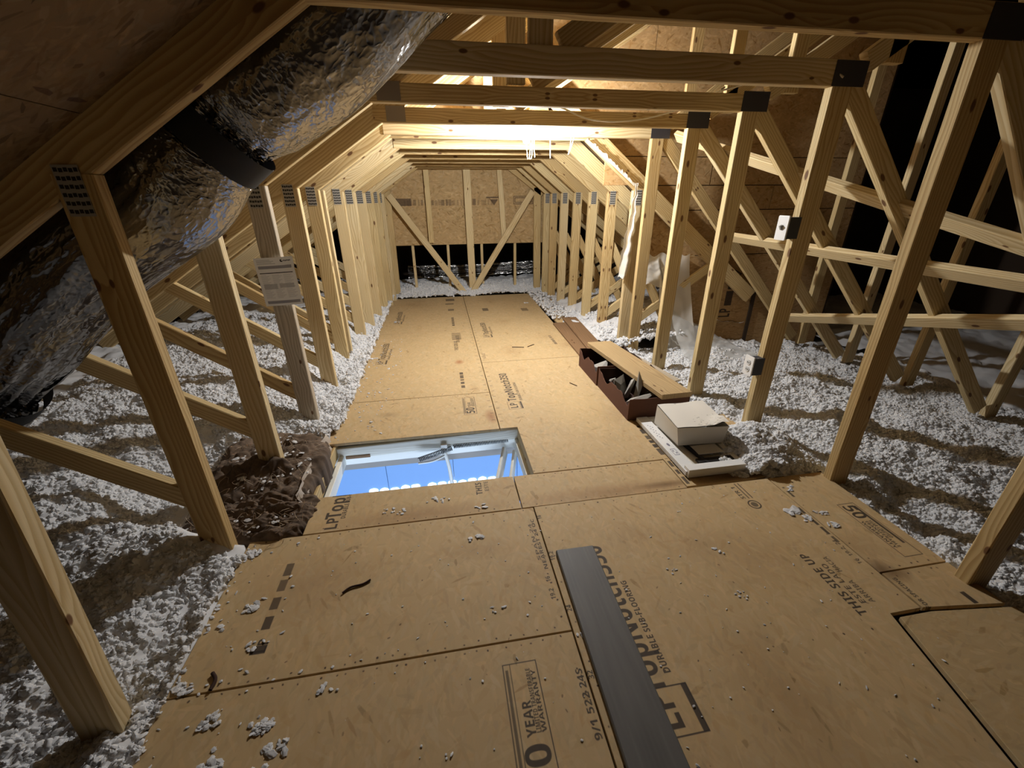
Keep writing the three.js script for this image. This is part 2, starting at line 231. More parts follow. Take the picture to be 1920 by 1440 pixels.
{
  const r = struct('roof_left', 'dark brown strand board roof sheathing on the left slope'), U = V(1, SL, 0).normalize();
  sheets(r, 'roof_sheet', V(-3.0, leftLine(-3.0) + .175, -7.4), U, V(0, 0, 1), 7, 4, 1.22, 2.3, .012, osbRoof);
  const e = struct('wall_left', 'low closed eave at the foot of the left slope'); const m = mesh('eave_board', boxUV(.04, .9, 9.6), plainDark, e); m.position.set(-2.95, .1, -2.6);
}
{
  const r = struct('roof_right', 'strand board sheathing over the far lower right slope'), a = Math.atan(.78), U = V(Math.cos(a), -Math.sin(a), 0);
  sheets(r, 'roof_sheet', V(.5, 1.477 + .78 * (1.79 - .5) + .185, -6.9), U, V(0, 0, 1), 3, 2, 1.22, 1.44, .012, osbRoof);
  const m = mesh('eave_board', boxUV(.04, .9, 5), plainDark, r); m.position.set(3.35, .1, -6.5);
}
{
  const r = struct('roof_high', 'dark roof planes over the tall right part of the attic'); const U = V(1, -.55, 0).normalize();
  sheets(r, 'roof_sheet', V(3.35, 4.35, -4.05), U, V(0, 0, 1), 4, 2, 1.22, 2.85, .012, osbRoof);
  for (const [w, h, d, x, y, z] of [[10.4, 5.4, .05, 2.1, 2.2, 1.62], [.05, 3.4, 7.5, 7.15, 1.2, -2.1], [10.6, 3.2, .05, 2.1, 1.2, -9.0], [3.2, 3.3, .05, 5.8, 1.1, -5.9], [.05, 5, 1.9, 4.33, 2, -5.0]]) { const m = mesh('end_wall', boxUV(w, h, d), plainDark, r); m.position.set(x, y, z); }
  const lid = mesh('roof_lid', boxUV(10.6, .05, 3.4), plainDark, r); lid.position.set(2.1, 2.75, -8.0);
}
// strand board wall over and beside the corridor mouth
{
  const w = struct('wall_back', 'strand board wall of horizontal courses right of the corridor');
  const U = osb(900, 1000, 500, [168, 134, 88], 60, .09, 303), g = U.getContext('2d');
  g.save(); g.translate(330, 640); g.rotate(-Math.PI / 2); g.fillStyle = 'rgba(30,20,14,.75)'; g.font = 'bold 90px sans-serif'; g.fillText('LP', 0, 0); g.fillRect(130, -44, 150, 40); g.fillRect(300, -40, 60, 34); g.restore();
  g.save(); g.translate(310, 190); g.rotate(Math.PI / 4); g.strokeStyle = 'rgba(30,20,14,.75)'; g.lineWidth = 10; g.strokeRect(-28, -28, 56, 56); g.restore();
  const printed = new THREE.MeshStandardMaterial({ map: canvasTex(U), roughness: .85 });
  const piece = (x0, x1, y0, y1, mat = osbWall, uv) => {
    const sh = new THREE.Shape([[x0, y0], [x1, y0], [x1, y1], [x0, y1]].map((q) => new THREE.Vector2(...q))), e = new THREE.ExtrudeGeometry(sh, { depth: .012, bevelEnabled: true, bevelSize: .002, bevelThickness: .002, bevelSegments: 1, bevelOffset: -.003 });
    const p = e.attributes.position, u = e.attributes.uv, o = rnd(), q = rnd(); for (let i = 0; i < p.count; i++) uv ? u.setXY(i, (p.getX(i) - x0) / (x1 - x0), (p.getY(i) - y0) / (y1 - y0)) : u.setXY(i, p.getX(i) / 1.46 + o, p.getY(i) / 1.46 + q);
    const m = mesh('wall_sheet', e, mat, w); m.position.z = -4.03 + rr(-.002, .002); return m;
  };
  piece(2.42, 4.3, -.2, .85, printed, true); piece(2.19, 2.415, .78, .85); 
  piece(1.83, 2.9, .855, 1.28); piece(2.905, 4.3, .855, 1.28); piece(1.83, 3.3, 1.285, 1.5); piece(3.305, 4.3, 1.285, 1.5);
  piece(1.53, 2.6, 1.505, 1.74); piece(2.605, 4.3, 1.505, 1.74); 
  // above the lower roof the wall follows its slopes
  const poly = (pts) => { const e = new THREE.ExtrudeGeometry(new THREE.Shape(pts.map((q) => new THREE.Vector2(...q))), { depth: .012, bevelEnabled: false }), p = e.attributes.position, u = e.attributes.uv, o = rnd(); for (let i = 0; i < p.count; i++) u.setXY(i, p.getX(i) / 1.46 + o, p.getY(i) / 1.46 + o * 3); const m = mesh('wall_sheet', e, osbWall, w); m.position.z = -4.03; };
  poly([[1.48, 1.745], [4.3, 1.745], [4.3, 2.5], [1.0, 2.5], [1.0, 2.13]]);
  poly([[-.25, 1.93], [.995, 1.93], [.995, 2.5], [.55, 2.5]]); poly([[.6, 2.505], [1.9, 2.505], [1.9, 3.3], [1.8, 3.3]]); poly([[1.905, 2.505], [4.3, 2.505], [4.3, 3.7], [3.2, 4.2], [1.905, 3.35]]);
}

// ---------- roof trusses ----------
const TZ = [-.84, -1.5, -2.04, -2.62, -3.19, -3.78, -3.92, -4.48, -4.91, -5.35, -5.77, -6.15, -6.44];
const xlAt = (z) => z > -3.92 ? -.9 : lerp(-.9, -.69, (z + 3.92) / (-6.65 + 3.92));
const LX = [-.868, -.963, -.93, -.895, -.893, -.905];
const RX = [1.925, 1.925, 1.868, 1.832, 1.822, 1.845, 1.789, 1.769, 1.717, 1.674, 1.63, 1.587, 1.559];
const TH = [1.9, 1.893, 1.866, 1.861, 1.852, 1.856, 1.85, 1.832, 1.822, 1.813, 1.804, 1.796, 1.79];
const TT = .05, PW = .108;                        // board thickness and post width
const order = ['nearest', 'second', 'third', 'fourth', 'fifth', 'sixth', 'seventh', 'eighth', 'ninth', 'tenth', 'eleventh', 'twelfth', 'thirteenth'];
const look = ['nearest roof truss, its left post foot at the lower left photo corner', 'roof truss whose left post stands on the corner of the near floor sheet', 'roof truss with the white switch plate and outlet on its right post', 'roof truss with the printed white notice pinned to its left post', 'roof truss whose tall right post rises behind the plank on the boxes', 'roof truss whose brightly lit tie carries the bare bulb', 'roof truss with torn white plastic hanging from its right rafter'];
function plate(t, x, y, z, w = .085, h = .13, mat = plateMat) { const m = mesh('nail_plate', new THREE.BoxGeometry(w, h, .003), mat, t); m.position.set(x, y, z + .001).sub(t.position); return m; }
TZ.forEach((z, k) => {
  const xl = LX[k] ?? xlAt(z), xr = RX[k], th = TH[k], zc = z - TT / 2, far = k >= 6;
  const t = thing('roof_truss', look[k] ?? `${order[k]} roof truss counted from the camera, ${order[k - 6]} of the low corridor trusses`, 'truss', [xl, 0, z]);
  const sl = SL, Lx = (y) => xl + (y - 1.477) / sl, rise = .138 / Math.cos(Math.atan(sl));
  // left post, rafter, tie
  const px = xl - PW / 2, foot = k === 0 ? [-1.022, -.15] : k === 1 ? [-.985, -.02] : [xl - .0, -.15];
  board('post', t, [k < 2 ? foot[0] - PW / 2 + .012 : px, foot[1], zc], [px, 1.477 - .004, zc], PW, TT, k === 3 ? greyLumber : undefined);
  const rx1 = far ? .56 : 3.3, xq = k ? xl : -.98, mid = (x) => 1.477 + sl * (x - xq) + rise / 2;
  board('rafter', t, [-2.85, mid(-2.85), zc - .003], [rx1, mid(rx1), zc - .003], .138, TT);
  const tl = Lx(th), td = k < 3 ? .104 : .088;
  const tr = far ? xr - (th - 1.477) / .78 : xr + .13;
  board('collar_tie', t, [tl - .05, th + td / 2, zc + .004], [tr + .02, th + td / 2, zc + .004], td, TT - .004);
  plate(t, xl - PW / 2 - .008, 1.43, z, .066, .135);
  if (k > 1 && k < 5) plate(t, tl + .09, th + .05, z + .003, .12, .085, brownPlate);
  // web from the left rafter to the foot of the post
  if (k > 0 && k < 12) board('web', t, [-1.9, .9, zc - .006], [xl - PW + .02, .3 - (k > 2 ? .06 : 0), zc - .006], .085, TT - .01);
  if (!far) {
    // tall right post, splayed web and second upright of the high roof
    const xb = k === 1 ? 1.985 : k === 0 ? 1.95 : xr;
    board('post', t, [xb + PW / 2, -.15, zc], [xr + PW / 2, k === 0 ? 1.95 : th + .01, zc], PW, TT, k === 2 || k === 4 ? lumber[0] : undefined);
    plate(t, xr + .07, th + .05, z + .003, .17, .1, darkPlate);
    board('web', t, [xr + .1, th + .02, zc - .004], [3.78, -.02, zc - .004], .1, TT - .006);
    board('web', t, [3.9, -.1, zc], [3.9, 3.2, zc], .09, TT);
    board('web', t, [xr + .16, th + .1, zc], [3.84, 3.2, zc], .09, TT - .006);
    board('web', t, [.47, th + .1, zc - .002], [.47, mid(.47) - .02, zc - .002], .1, TT - .008);
    if (k > 1) board('web', t, [.56, th + .11, zc - .002], [2.05, th + 1.0, zc - .002], .1, TT - .008);
    board('web', t, [xr + .3, th + .1, zc + .002], [xr + .3, 3.0, zc + .002], .09, TT - .01);
    board('rafter', t, [3.3, 4.2, zc], [6.9, 4.2 - .55 * 3.6, zc], .138, TT);
  } else {
    const a = .78, R = (x) => 1.477 + a * (xr - x), rs = .138 / Math.cos(Math.atan(a));
    board('post', t, [xr + PW / 2, -.15, zc], [xr + PW / 2, 1.46, zc], PW, TT, lumber[k % 4]);
    board('rafter', t, [.56, R(.56) + rs / 2, zc - .004], [3.25, R(3.25) + rs / 2, zc - .004], .138, TT);
    plate(t, xr + PW / 2, 1.4, z, .06, .13);
    board('web', t, [xr + PW - .02, .16, zc - .005], [2.85, .84, zc - .005], .085, TT - .01);
    board('web', t, [xr + PW - .02, .95, zc - .01], [xr + .6, .05, zc - .01], .08, TT - .014);
  }
});
// gable frame at the far end
{
  const z = -6.65, t = thing('gable_frame', 'far end wall frame with two long braces meeting in a V at the floor', 'frame', [.4, 0, z]), zc = z - .03;
  board('post', t, [-.69 - .02, -.15, zc], [-.69 - .0, 1.55, zc], .11, .05); board('post', t, [1.53, -.15, zc], [1.51, 1.55, zc], .11, .05); board('post', t, [.48, -.1, zc + .002], [.462, 1.8, zc + .002], .105, .05);
  board('brace', t, [.36, .0, zc + .045], [-.66, 1.46, zc + .045], .09, .03); board('brace', t, [.44, .0, zc + .045], [1.43, 1.5, zc + .045], .09, .03);
  board('rafter', t, [-.82, 1.47, zc], [-.15, 1.9, zc], .1, .05); board('rafter', t, [1.6, 1.47, zc], [.95, 1.93, zc], .1, .05); board('collar_tie', t, [-.25, 1.84, zc], [1.05, 1.84, zc], .11, .05);
  for (const x of [-.405, .128, .652, 1.182]) board('stud', t, [x, -.12, zc - .1], [x, .78, zc - .1], .04, .05);
  board('stud', t, [-.115, .8, zc - .01], [-.115, 1.82, zc - .01], .075, .03); board('stud', t, [1.0, .8, zc - .01], [.94, 1.82, zc - .01], .075, .03);
}
{
  const c = osb(1100, 620, 480, [176, 147, 102], 56, .08, 404), g = c.getContext('2d'); g.fillStyle = 'rgba(40,28,20,.55)'; g.save(); g.translate(980, 392); g.rotate(Math.PI); g.font = 'bold 46px sans-serif'; for (let i = 0; i < 26; i++) { g.globalAlpha = .25 + .5 * hash(i, 5); g.fillRect(250 + i * 21, -20 + 5 * hash(i, 9), 6 + 14 * hash(i, 3), 26 + 8 * hash(i, 7)); } g.globalAlpha = 1; g.restore(); g.fillRect(690, 366, 90, 8); g.beginPath(); g.moveTo(712, 380); g.lineTo(762, 380); g.lineTo(737, 412); g.fill(); g.fillRect(150, 372, 90, 38); g.strokeStyle = 'rgba(40,28,20,.55)'; g.lineWidth = 4; g.strokeRect(860, 365, 120, 40); g.strokeRect(868, 373, 104, 24);
  const w = struct('wall_far', 'strand board sheet closing the upper part of the far end'), tex = canvasTex(c), mat = new THREE.MeshStandardMaterial({ map: tex, roughness: .85 });
  const xs = [-.95, -.1, .98, 1.75];
  for (let i = 0; i < 3; i++) { const gm = new THREE.BoxGeometry(xs[i + 1] - xs[i] - .004, 1.7, .012), p = gm.attributes.position, u = gm.attributes.uv, cx = (xs[i] + xs[i + 1]) / 2; for (let k = 0; k < p.count; k++) u.setXY(k, (p.getX(k) + cx + .95) / 2.7, (p.getY(k) + .85) / 1.3 * .8); const m = mesh('wall_sheet', gm, mat, w); m.position.set(cx, .765 + .85, -6.735); }
}
// long braces nailed across the right webs
const brace = (label, a, b, w = .09) => { const m = board('lateral_brace', null, a, b, w, .04, lumber[2], V(.7, .7, 0)); return tag(m, label, 'brace'); };
brace('upper sloping timber brace nailed across the right hand webs', [2.05, 1.87, -3.74], [2.86, .93, -.75]);
brace('level timber brace at mid height across the right hand webs', [2.68, 1.06, -3.72], [2.72, 1.0, -.75]);
brace('lowest timber brace crossing the right hand webs near the insulation', [3.43, .24, -3.72], [2.86, .9, -1.2]);

// ---------- bare bulb, pull strings, cable, boxes ----------
{
  const [x, y, z] = BULB, t = thing('light_bulb', 'bare glowing bulb in a white holder on the lit tie', 'lamp', [x, y, z]);
  const prof = [[.0, -.045], [.014, -.043], [.026, -.03], [.03, -.012], [.026, .006], [.016, .026], [.013, .04]].map((q) => new THREE.Vector2(...q));
  mesh('bulb', new THREE.LatheGeometry(prof, 24), new THREE.MeshStandardMaterial({ color: 0xffffff, emissive: 0xfffaf2, emissiveIntensity: 9 }), t);
  const s = mesh('socket', new THREE.LatheGeometry([[0, .035], [.017, .035], [.02, .05], [.02, .078], [.045, .085], [.045, .1], [0, .1]].map((q) => new THREE.Vector2(...q)), 24), M.plastic, t);
  const b = mesh('junction_box', new THREE.BoxGeometry(.085, .05, .17), M.steel, t); b.position.set(0, .125, -.085);
  const L = new THREE.PointLight(new THREE.Color().setRGB(.98, 1, 1.03), BULB_CD); L.position.set(x, y - .005, z); L.castShadow = true; L.shadow.radius = 1.5; L.shadow.mapSize.set(2048, 2048); L.shadow.camera.near = .04; L.name = 'bulb_light'; scene.add(L);
}
{
  const str = (label, pts) => tag(mesh('pull_string', tube(pts, .0028, 40, 5), M.string), label, 'string');
  str('thin white string hanging straight down just under the bulb', [[.735, 1.85, -3.7], [.742, 1.78, -3.69], [.752, 1.69, -3.69]]);
  str('double white string beside the bulb ending in a knot', [[.775, 1.85, -3.72], [.775, 1.76, -3.7], [.77, 1.69, -3.7], [.785, 1.7, -3.7], [.79, 1.8, -3.7], [.792, 1.85, -3.72]]);
  str('short hooked white string right of the bulb', [[.83, 1.85, -3.72], [.812, 1.856, -3.71], [.806, 1.8, -3.705], [.812, 1.705, -3.7]]);
  str('white string hanging alone from the tie right of the bulb', [[.94, 1.855, -3.725], [.943, 1.8, -3.72], [.947, 1.7, -3.72]]);
  str('white string hung as a narrow loop at the right of the tie', [[1.115, 1.85, -3.725], [1.112, 1.79, -3.72], [1.097, 1.725, -3.72], [1.12, 1.78, -3.72], [1.142, 1.85, -3.725]]);
  tag(mesh('cable', tube([[.6, 2.0, -3.5], [.8, 1.975, -3.22], [.864, 1.925, -3.05], [.997, 1.88, -3.05], [1.18, 1.862, -3.05], [1.437, 1.885, -3.05], [1.63, 1.93, -2.9], [1.7, 1.98, -2.65], [1.6, 1.935, -2.5], [1.7, 1.955, -2.4], [1.78, 1.98, -2.1], [1.9, 1.9, -2.03]], .005, 120, 6), M.cable), 'pale cable drooping under the ties right of the bulb', 'cable');
}
{
  const dev = (name, label, cat, y0, y1, toggle) => {
    const t = thing(name, label, cat, [1.808, (y0 + y1) / 2, -2.068]), h = y1 - y0; t.rotation.y = -Math.PI / 2;
    const b = mesh('device_box', new THREE.BoxGeometry(.05, h * .9, .07), new THREE.MeshStandardMaterial({ color: 0x3a3b42, roughness: .6 }), t); b.position.set(.01, 0, -.035);
    const sh = new THREE.Shape(); const r = .006, w = .036; sh.moveTo(-w + r, -h / 2); sh.lineTo(w - r, -h / 2); sh.quadraticCurveTo(w, -h / 2, w, -h / 2 + r); sh.lineTo(w, h / 2 - r); sh.quadraticCurveTo(w, h / 2, w - r, h / 2); sh.lineTo(-w + r, h / 2); sh.quadraticCurveTo(-w, h / 2, -w, h / 2 - r); sh.lineTo(-w, -h / 2 + r); sh.quadraticCurveTo(-w, -h / 2, -w + r, -h / 2);
    mesh('cover_plate', new THREE.ExtrudeGeometry(sh, { depth: .004, bevelEnabled: true, bevelSize: .002, bevelThickness: .002, bevelSegments: 2 }), M.plastic, t);
    if (toggle) { const k = mesh('toggle', new THREE.BoxGeometry(.01, .022, .014), new THREE.MeshStandardMaterial({ color: 0x9c9a94, roughness: .5 }), t); k.position.set(0, .003, .01); k.rotation.x = .5; }
    else for (const s of [-1, 1]) { const k = mesh('socket_face', new THREE.CylinderGeometry(.016, .016, .004, 20), new THREE.MeshStandardMaterial({ color: 0xd8d8d6, roughness: .4 }), t); k.rotation.x = Math.PI / 2; k.position.set(0, s * .022, .007); for (const q of [-1, 1]) { const sl = mesh('slot', new THREE.BoxGeometry(.0025, .009, .002), M.dark, k); sl.position.set(q * .006, .0025, 0); sl.rotation.x = Math.PI / 2; } }
    return t;
  };
  dev('light_switch', 'white switch plate fixed at chest height to a right post', 'switch', 1.187, 1.306, true);
  dev('power_outlet', 'white double outlet plate low on a right post above the insulation', 'outlet', .4, .52, false);
}
// printed notice on the third left post
{
  const c = canvas(420, 560), g = c.getContext('2d'); g.fillStyle = '#f3f1ee'; g.fillRect(0, 0, 420, 560); g.fillStyle = '#2a2a2e'; g.font = 'bold 34px sans-serif'; g.beginPath(); g.arc(300, 40, 16, 0, 7); g.fill(); g.fillStyle = '#e2ded8'; g.beginPath(); g.arc(307, 36, 9, 0, 7); g.fill(); g.fillStyle = '#4a4a50'; g.font = 'bold 20px sans-serif'; for (let i = 0; i < 5; i++) g.fillRect(322 + i * 14, 34 + (i % 2) * 2, 10, 14);
  g.fillStyle = 'rgba(90,90,94,.6)'; for (let i = 0; i < 4; i++) g.fillRect(26, 26 + i * 14, 150 + (i * 37) % 60, 4); g.fillStyle = '#9c9aa0'; g.fillRect(30, 92, 360, 34); g.fillRect(30, 500, 365, 34); g.fillStyle = '#17171b'; g.fillRect(30, 170, 362, 9);
  g.fillStyle = 'rgba(100,100,108,.45)'; for (let r = 0; r < 20; r++) for (let k = 0; k < 3; k++) g.fillRect(34 + k * 124, 196 + r * 14, 60 + ((r * 31 + k * 17) % 50), 3); g.fillStyle = 'rgba(150,148,150,.5)'; g.fillRect(40, 300, 150, 60); g.fillRect(215, 300, 160, 50);
  const p = new THREE.PlaneGeometry(.206, .272, 8, 8), a = p.attributes.position; for (let i = 0; i < a.count; i++) { const x = a.getX(i), y = a.getY(i); a.setZ(i, .006 * Math.cos(x * 14) + (x > .07 && y > .1 ? -.012 : 0)); } p.computeVertexNormals();
  const m = mesh('paper_notice', p, new THREE.MeshStandardMaterial({ map: canvasTex(c), roughness: .8, side: THREE.DoubleSide })); m.position.set(-.932, .973, -2.606); m.rotation.z = .035; tag(m, 'white printed sheet of paper pinned to a left post', 'notice');
}
// ---------- foil duct and its black straps ----------
{
  const crinkle = dataTex(512, 512, (x, y) => { const u = x / 40, v = y / 40, a = 1 - Math.abs(2 * fbm(u + 3, v, 3) - 1), b = 1 - Math.abs(2 * fbm(u * 3.1, v * 3.1 + 9, 2) - 1), k = 255 * clamp(.6 * a ** 3 + .3 * b ** 2); return [k, k, k]; }, false); crinkle.repeat.set(1.3, 2);
  const foil = new THREE.MeshStandardMaterial({ color: 0x9a9896, metalness: 1, roughness: .22, bumpMap: crinkle, bumpScale: .0045 });
  function duct(name, label, pts, radii, squash = 1, n = 150, s0 = 0, parent) {
    const curve = new THREE.CatmullRomCurve3(pts.map((p) => V(...p))), m = 128, pos = [], idx = [], uv = [];
    for (let i = 0; i <= n; i++) {
      const t = i / n, c = curve.getPoint(t), T = curve.getTangent(t), S = V(0, 0, 1), N = S.clone().cross(T).normalize(), f = t * (radii.length - 1), k = Math.min(radii.length - 2, Math.floor(f)), r0 = lerp(radii[k], radii[k + 1], sm(f - k)), along = t * curve.getLength();
      for (let j = 0; j <= m; j++) {
        const a = j / m * Math.PI * 2, ca = Math.cos(a), sa = Math.sin(a), q = a * 3;
        const rid = (x, y) => 1 - Math.abs(2 * fbm(x, y, 3) - 1);
        const pinch = clamp((.185 - r0) / .05);
        const low = step(.2, .9, -ca * .4 + sa * .9), X = Math.cos(a), Y = Math.sin(a); let r = r0 + .016 * (rid(along * 2.1 + s0 + Y * 1.4, X * 1.9 + Y * 1.1 + s0) - .75) + .007 * (rid(along * 5 + X * 2, Y * 5 + s0) - .7) + (.0012 + .004 * low + .004 * pinch) * (rid(along * 34 + s0, q * 4) - .6) + pinch * .02 * Math.sin(a * 19 + fbm(along * 9, q) * 5);
        r -= .02 * Math.max(0, sa) * 0;
        pos.push(c.x + N.x * r * ca, c.y + N.y * r * ca, c.z + r * sa * squash); uv.push(along, j / m);
        if (i < n && j < m) { const A = i * (m + 1) + j, B = A + m + 1; idx.push(A, A + 1, B, B, A + 1, B + 1); }
      }
    }
    const g = new THREE.BufferGeometry(); g.setAttribute('position', new THREE.Float32BufferAttribute(pos, 3)); g.setAttribute('uv', new THREE.Float32BufferAttribute(uv, 2)); g.setIndex(idx); g.computeVertexNormals();
    return mesh(name, g, foil, parent);
  }
  const d = thing('foil_duct', 'large crinkled silver foil duct hung along the left roof slope', 'duct', [0, 0, 0]);
  duct('duct_sleeve', '', [[.75, 2.55, -1.79], [.3, 2.36, -1.79], [-.02, 2.15, -1.79], [-.38, 1.865, -1.79], [-.6, 1.73, -1.79], [-.75, 1.62, -1.79]], [.2, .2, .205, .21, .2, .14], .98, 170, 3, d);
  duct('duct_sleeve', '', [[-.73, 1.64, -1.79], [-.8, 1.57, -1.79], [-.91, 1.45, -1.79], [-1.27, 1.21, -1.79], [-1.6, .93, -1.79], [-1.81, .74, -1.79]], [.14, .185, .19, .18, .175, .14], .98, 170, 11, d);
  duct('duct_sleeve', '', [[-1.8, .75, -1.79], [-1.9, .66, -1.79], [-2.02, .6, -1.79], [-2.2, .56, -1.8]], [.15, .18, .18, .16], .98, 80, 19, d);
  const strap = (label, c, ang, r, w) => { const g = new THREE.CylinderGeometry(r, r, w, 40, 1, true), q = new THREE.TorusGeometry(r, .006, 6, 40); const t = thing('hanging_strap', label, 'strap', c); const S = new THREE.MeshStandardMaterial({ color: 0x060607, roughness: .7, side: THREE.DoubleSide }); const m = mesh('strap_loop', g, S, t); m.rotation.set(0, 0, ang); const e = mesh('strap_tail', new THREE.BoxGeometry(.004, .4, w), S, t); e.position.set(-.06, .22, .1); e.rotation.set(0, Math.PI / 2, 0); return t; };
  strap('wide black strap pinching the foil duct high on the slope', [-.735, 1.63, -1.79], Math.atan2(.75, 1) - Math.PI / 2, .2, .1);
  strap('black strap round the lower foil duct near the left edge', [-1.81, .745, -1.79], Math.atan2(.85, 1) - Math.PI / 2, .19, .075);
  const fd = thing('foil_duct', 'thin silver duct lying deep behind the far end frame', 'duct', [0, 0, 0]);
  duct('duct_sleeve', '', [[-.6, .18, -8], [.2, .16, -8], [1.0, .18, -8], [1.9, .22, -7.9]], [.1, .1, .1, .1], 1, 60, 31, fd);
}

// ---------- hatch with spring ladder frame ----------
{
  const t = thing('attic_hatch', 'open white framed attic hatch showing a pale blue room below', 'hatch', [-.155, -.08, -2.105]);
  const bd = (name, a, b, w, th, mat, thin) => board(name, t, a, b, w, th, mat, thin);
  const pale = new THREE.MeshStandardMaterial({ map: woodTex(51.5, [244, 240, 226], [218, 211, 188], 0), roughness: .75 }), Zt = V(0, 0, 1), Xt = V(1, 0, 0);
  bd('frame_board', [-.78, -.085, -2.385], [.47, -.055, -2.385], .08, .03, pale, Zt); bd('inner_rail', [-.79, -.135, -2.395], [.46, -.125, -2.395], .085, .025, M.white, Zt);
  bd('frame_board', [.435, -.06, -2.41], [.435, -.06, -1.8], .085, .018, lumber[2], Xt); bd('inner_rail', [.418, -.13, -2.4], [.418, -.13, -1.8], .08, .025, M.white, Xt);
  bd('frame_board', [-.75, -.06, -2.41], [-.75, -.06, -1.8], .085, .018, lumber[1], Xt); bd('inner_rail', [-.72, -.135, -2.4], [-.72, -.135, -1.8], .08, .03, M.white, Xt);
  bd('frame_board', [-.78, -.085, -1.815], [.47, -.085, -1.815], .12, .02, pale, Zt);
  const coil = (a, b, r, turns, wr) => { const A = V(...a), B = V(...b), D = B.clone().sub(A), Y = D.clone().normalize(), X = V(0, 1, 0).cross(Y).normalize(), Z2 = Y.clone().cross(X), P = []; for (let i = 0; i <= turns * 8; i++) { const s = i / (turns * 8), q = i / 8 * Math.PI * 2; P.push(A.clone().addScaledVector(D, s).addScaledVector(X, Math.cos(q) * r).addScaledVector(Z2, Math.sin(q) * r)); } return new THREE.TubeGeometry(new THREE.CatmullRomCurve3(P), turns * 10, wr, 5); };
  const put = (n, g, m) => { const o = mesh(n, g, m, t); o.position.copy(t.position).negate(); return o; };
  put('spring', coil([-.232, -.115, -2.27], [-.02, -.105, -2.352], .014, 22, .003), M.spring); put('spring', coil([-.01, -.1, -2.36], [.36, -.1, -2.372], .011, 34, .0028), M.spring);
  put('spring_arm', mergeGeometries([tube([[-.075, -.09, -2.345], [-.05, -.2, -2.31], [-.035, -.34, -2.27]], .012, 12, 8), tube([[-.24, -.15, -2.28], [-.15, -.15, -2.29], [-.06, -.14, -2.33]], .007, 12, 6)]), M.white);
  const br = mesh('bracket', new THREE.BoxGeometry(.04, .07, .02), M.white, t); br.position.set(-.07, -.1, -2.345).sub(t.position); 
  bd('ladder_rail', [.335, -.16, -2.35], [.235, -.27, -2.06], .07, .02, M.white, V(1, .3, .3)); bd('ladder_rail', [.4, -.17, -2.33], [.32, -.29, -2.06], .05, .02, M.white, V(1, .3, .3));
  bd('step', [.255, -.235, -2.12], [.33, -.235, -2.12], .05, .02, lumber[1], V(0, 1, 0));
  const sl = mesh('slot', new THREE.BoxGeometry(.15, .018, .02), brownBoard, t); sl.position.set(-.62, -.11, -2.372).sub(t.position);
}
{
  const t = thing('garage_door', 'pale blue panelled door seen through the hatch with a row of bright panes', 'door', [0, -1.6, -2.97]), bl = new THREE.MeshStandardMaterial({ color: 0x8db4e2, roughness: .55, bumpMap: osbRoofTex, bumpScale: .003 });
  for (let i = 0; i < 6; i++) { const p = mesh('door_panel', boxUV(.546, .62, .04, 1), bl, t); p.position.set(-1.6 + i * .55 + .2, 1.05, 0); }
  const low = mesh('door_panel', boxUV(3.3, 1.55, .04, 1), bl, t); low.position.set(-.02, -.16, 0);
  for (let i = 0; i < 12; i++) { const sh = new THREE.Shape(); const q = .004 * Math.sin(i * 2.7); sh.moveTo(-.037, -.06); sh.lineTo(.037, -.06); sh.lineTo(.037, .004 + q); sh.quadraticCurveTo(.03, .018 - q, .004, .021 + q); sh.quadraticCurveTo(-.03, .02, -.037, .002 - q); const w = mesh('lit_pane', new THREE.ExtrudeGeometry(sh, { depth: .006, bevelEnabled: false }), new THREE.MeshStandardMaterial({ color: 0x333333, emissive: 0xe4f4ff, emissiveIntensity: 2.2 }), t); w.position.set(-.7 + i * .0865 + (i > 4 ? .05 : 0), .768 + rr(-.008, .006), .021); }
}

// ---------- things lying on the floor ----------
{
  const pk = new THREE.MeshStandardMaterial({ map: dataTex(128, 512, (x, y) => { const v = 92 + 14 * fbm(x / 20, y / 90, 3) + 10 * vn(x / 3, y / 60) - 8; return [v, v * .97, v * .93]; }), roughness: .55 });
  const p = board('dark_plank', null, [.478, .011, -1.272], [.46, .011, .4], .166, .02, pk, V(0, 1, 0)); tag(p, 'long dark grey plank lying on the near floor sheet', 'plank');
}
{
  const c = osb(500, 640, 560, [190, 162, 116], 34, .02, 808), g = c.getContext('2d'); g.strokeStyle = 'rgba(70,42,18,.5)'; g.lineWidth = 22; g.beginPath(); g.arc(430, 250, 120, 2.0, 4.6); g.stroke(); g.fillStyle = 'rgba(110,78,44,.35)'; g.beginPath(); g.arc(430, 250, 110, 0, 7); g.fill(); g.strokeStyle = 'rgba(36,20,8,.9)'; g.lineWidth = 9; g.beginPath(); g.moveTo(335, 260); g.lineTo(400, 330); g.lineTo(470, 345); g.moveTo(390, 135); g.lineTo(450, 200); g.stroke();
  const tx = canvasTex(c); tx.wrapS = tx.wrapT = THREE.ClampToEdgeWrapping;
  tag(mesh('plywood_offcut', prism([[1.552, -.772], [1.69, -.772], [2.01, -.735], [2.12, .23], [1.284, .23]], -.018, -.0012, (x, z) => [(x - 1.3) / .8, 1 - (z + .78) / .9]), new THREE.MeshStandardMaterial({ map: tx, roughness: .75 })), 'loose sheet offcut with a sawn arc at the right front', 'offcut');
}
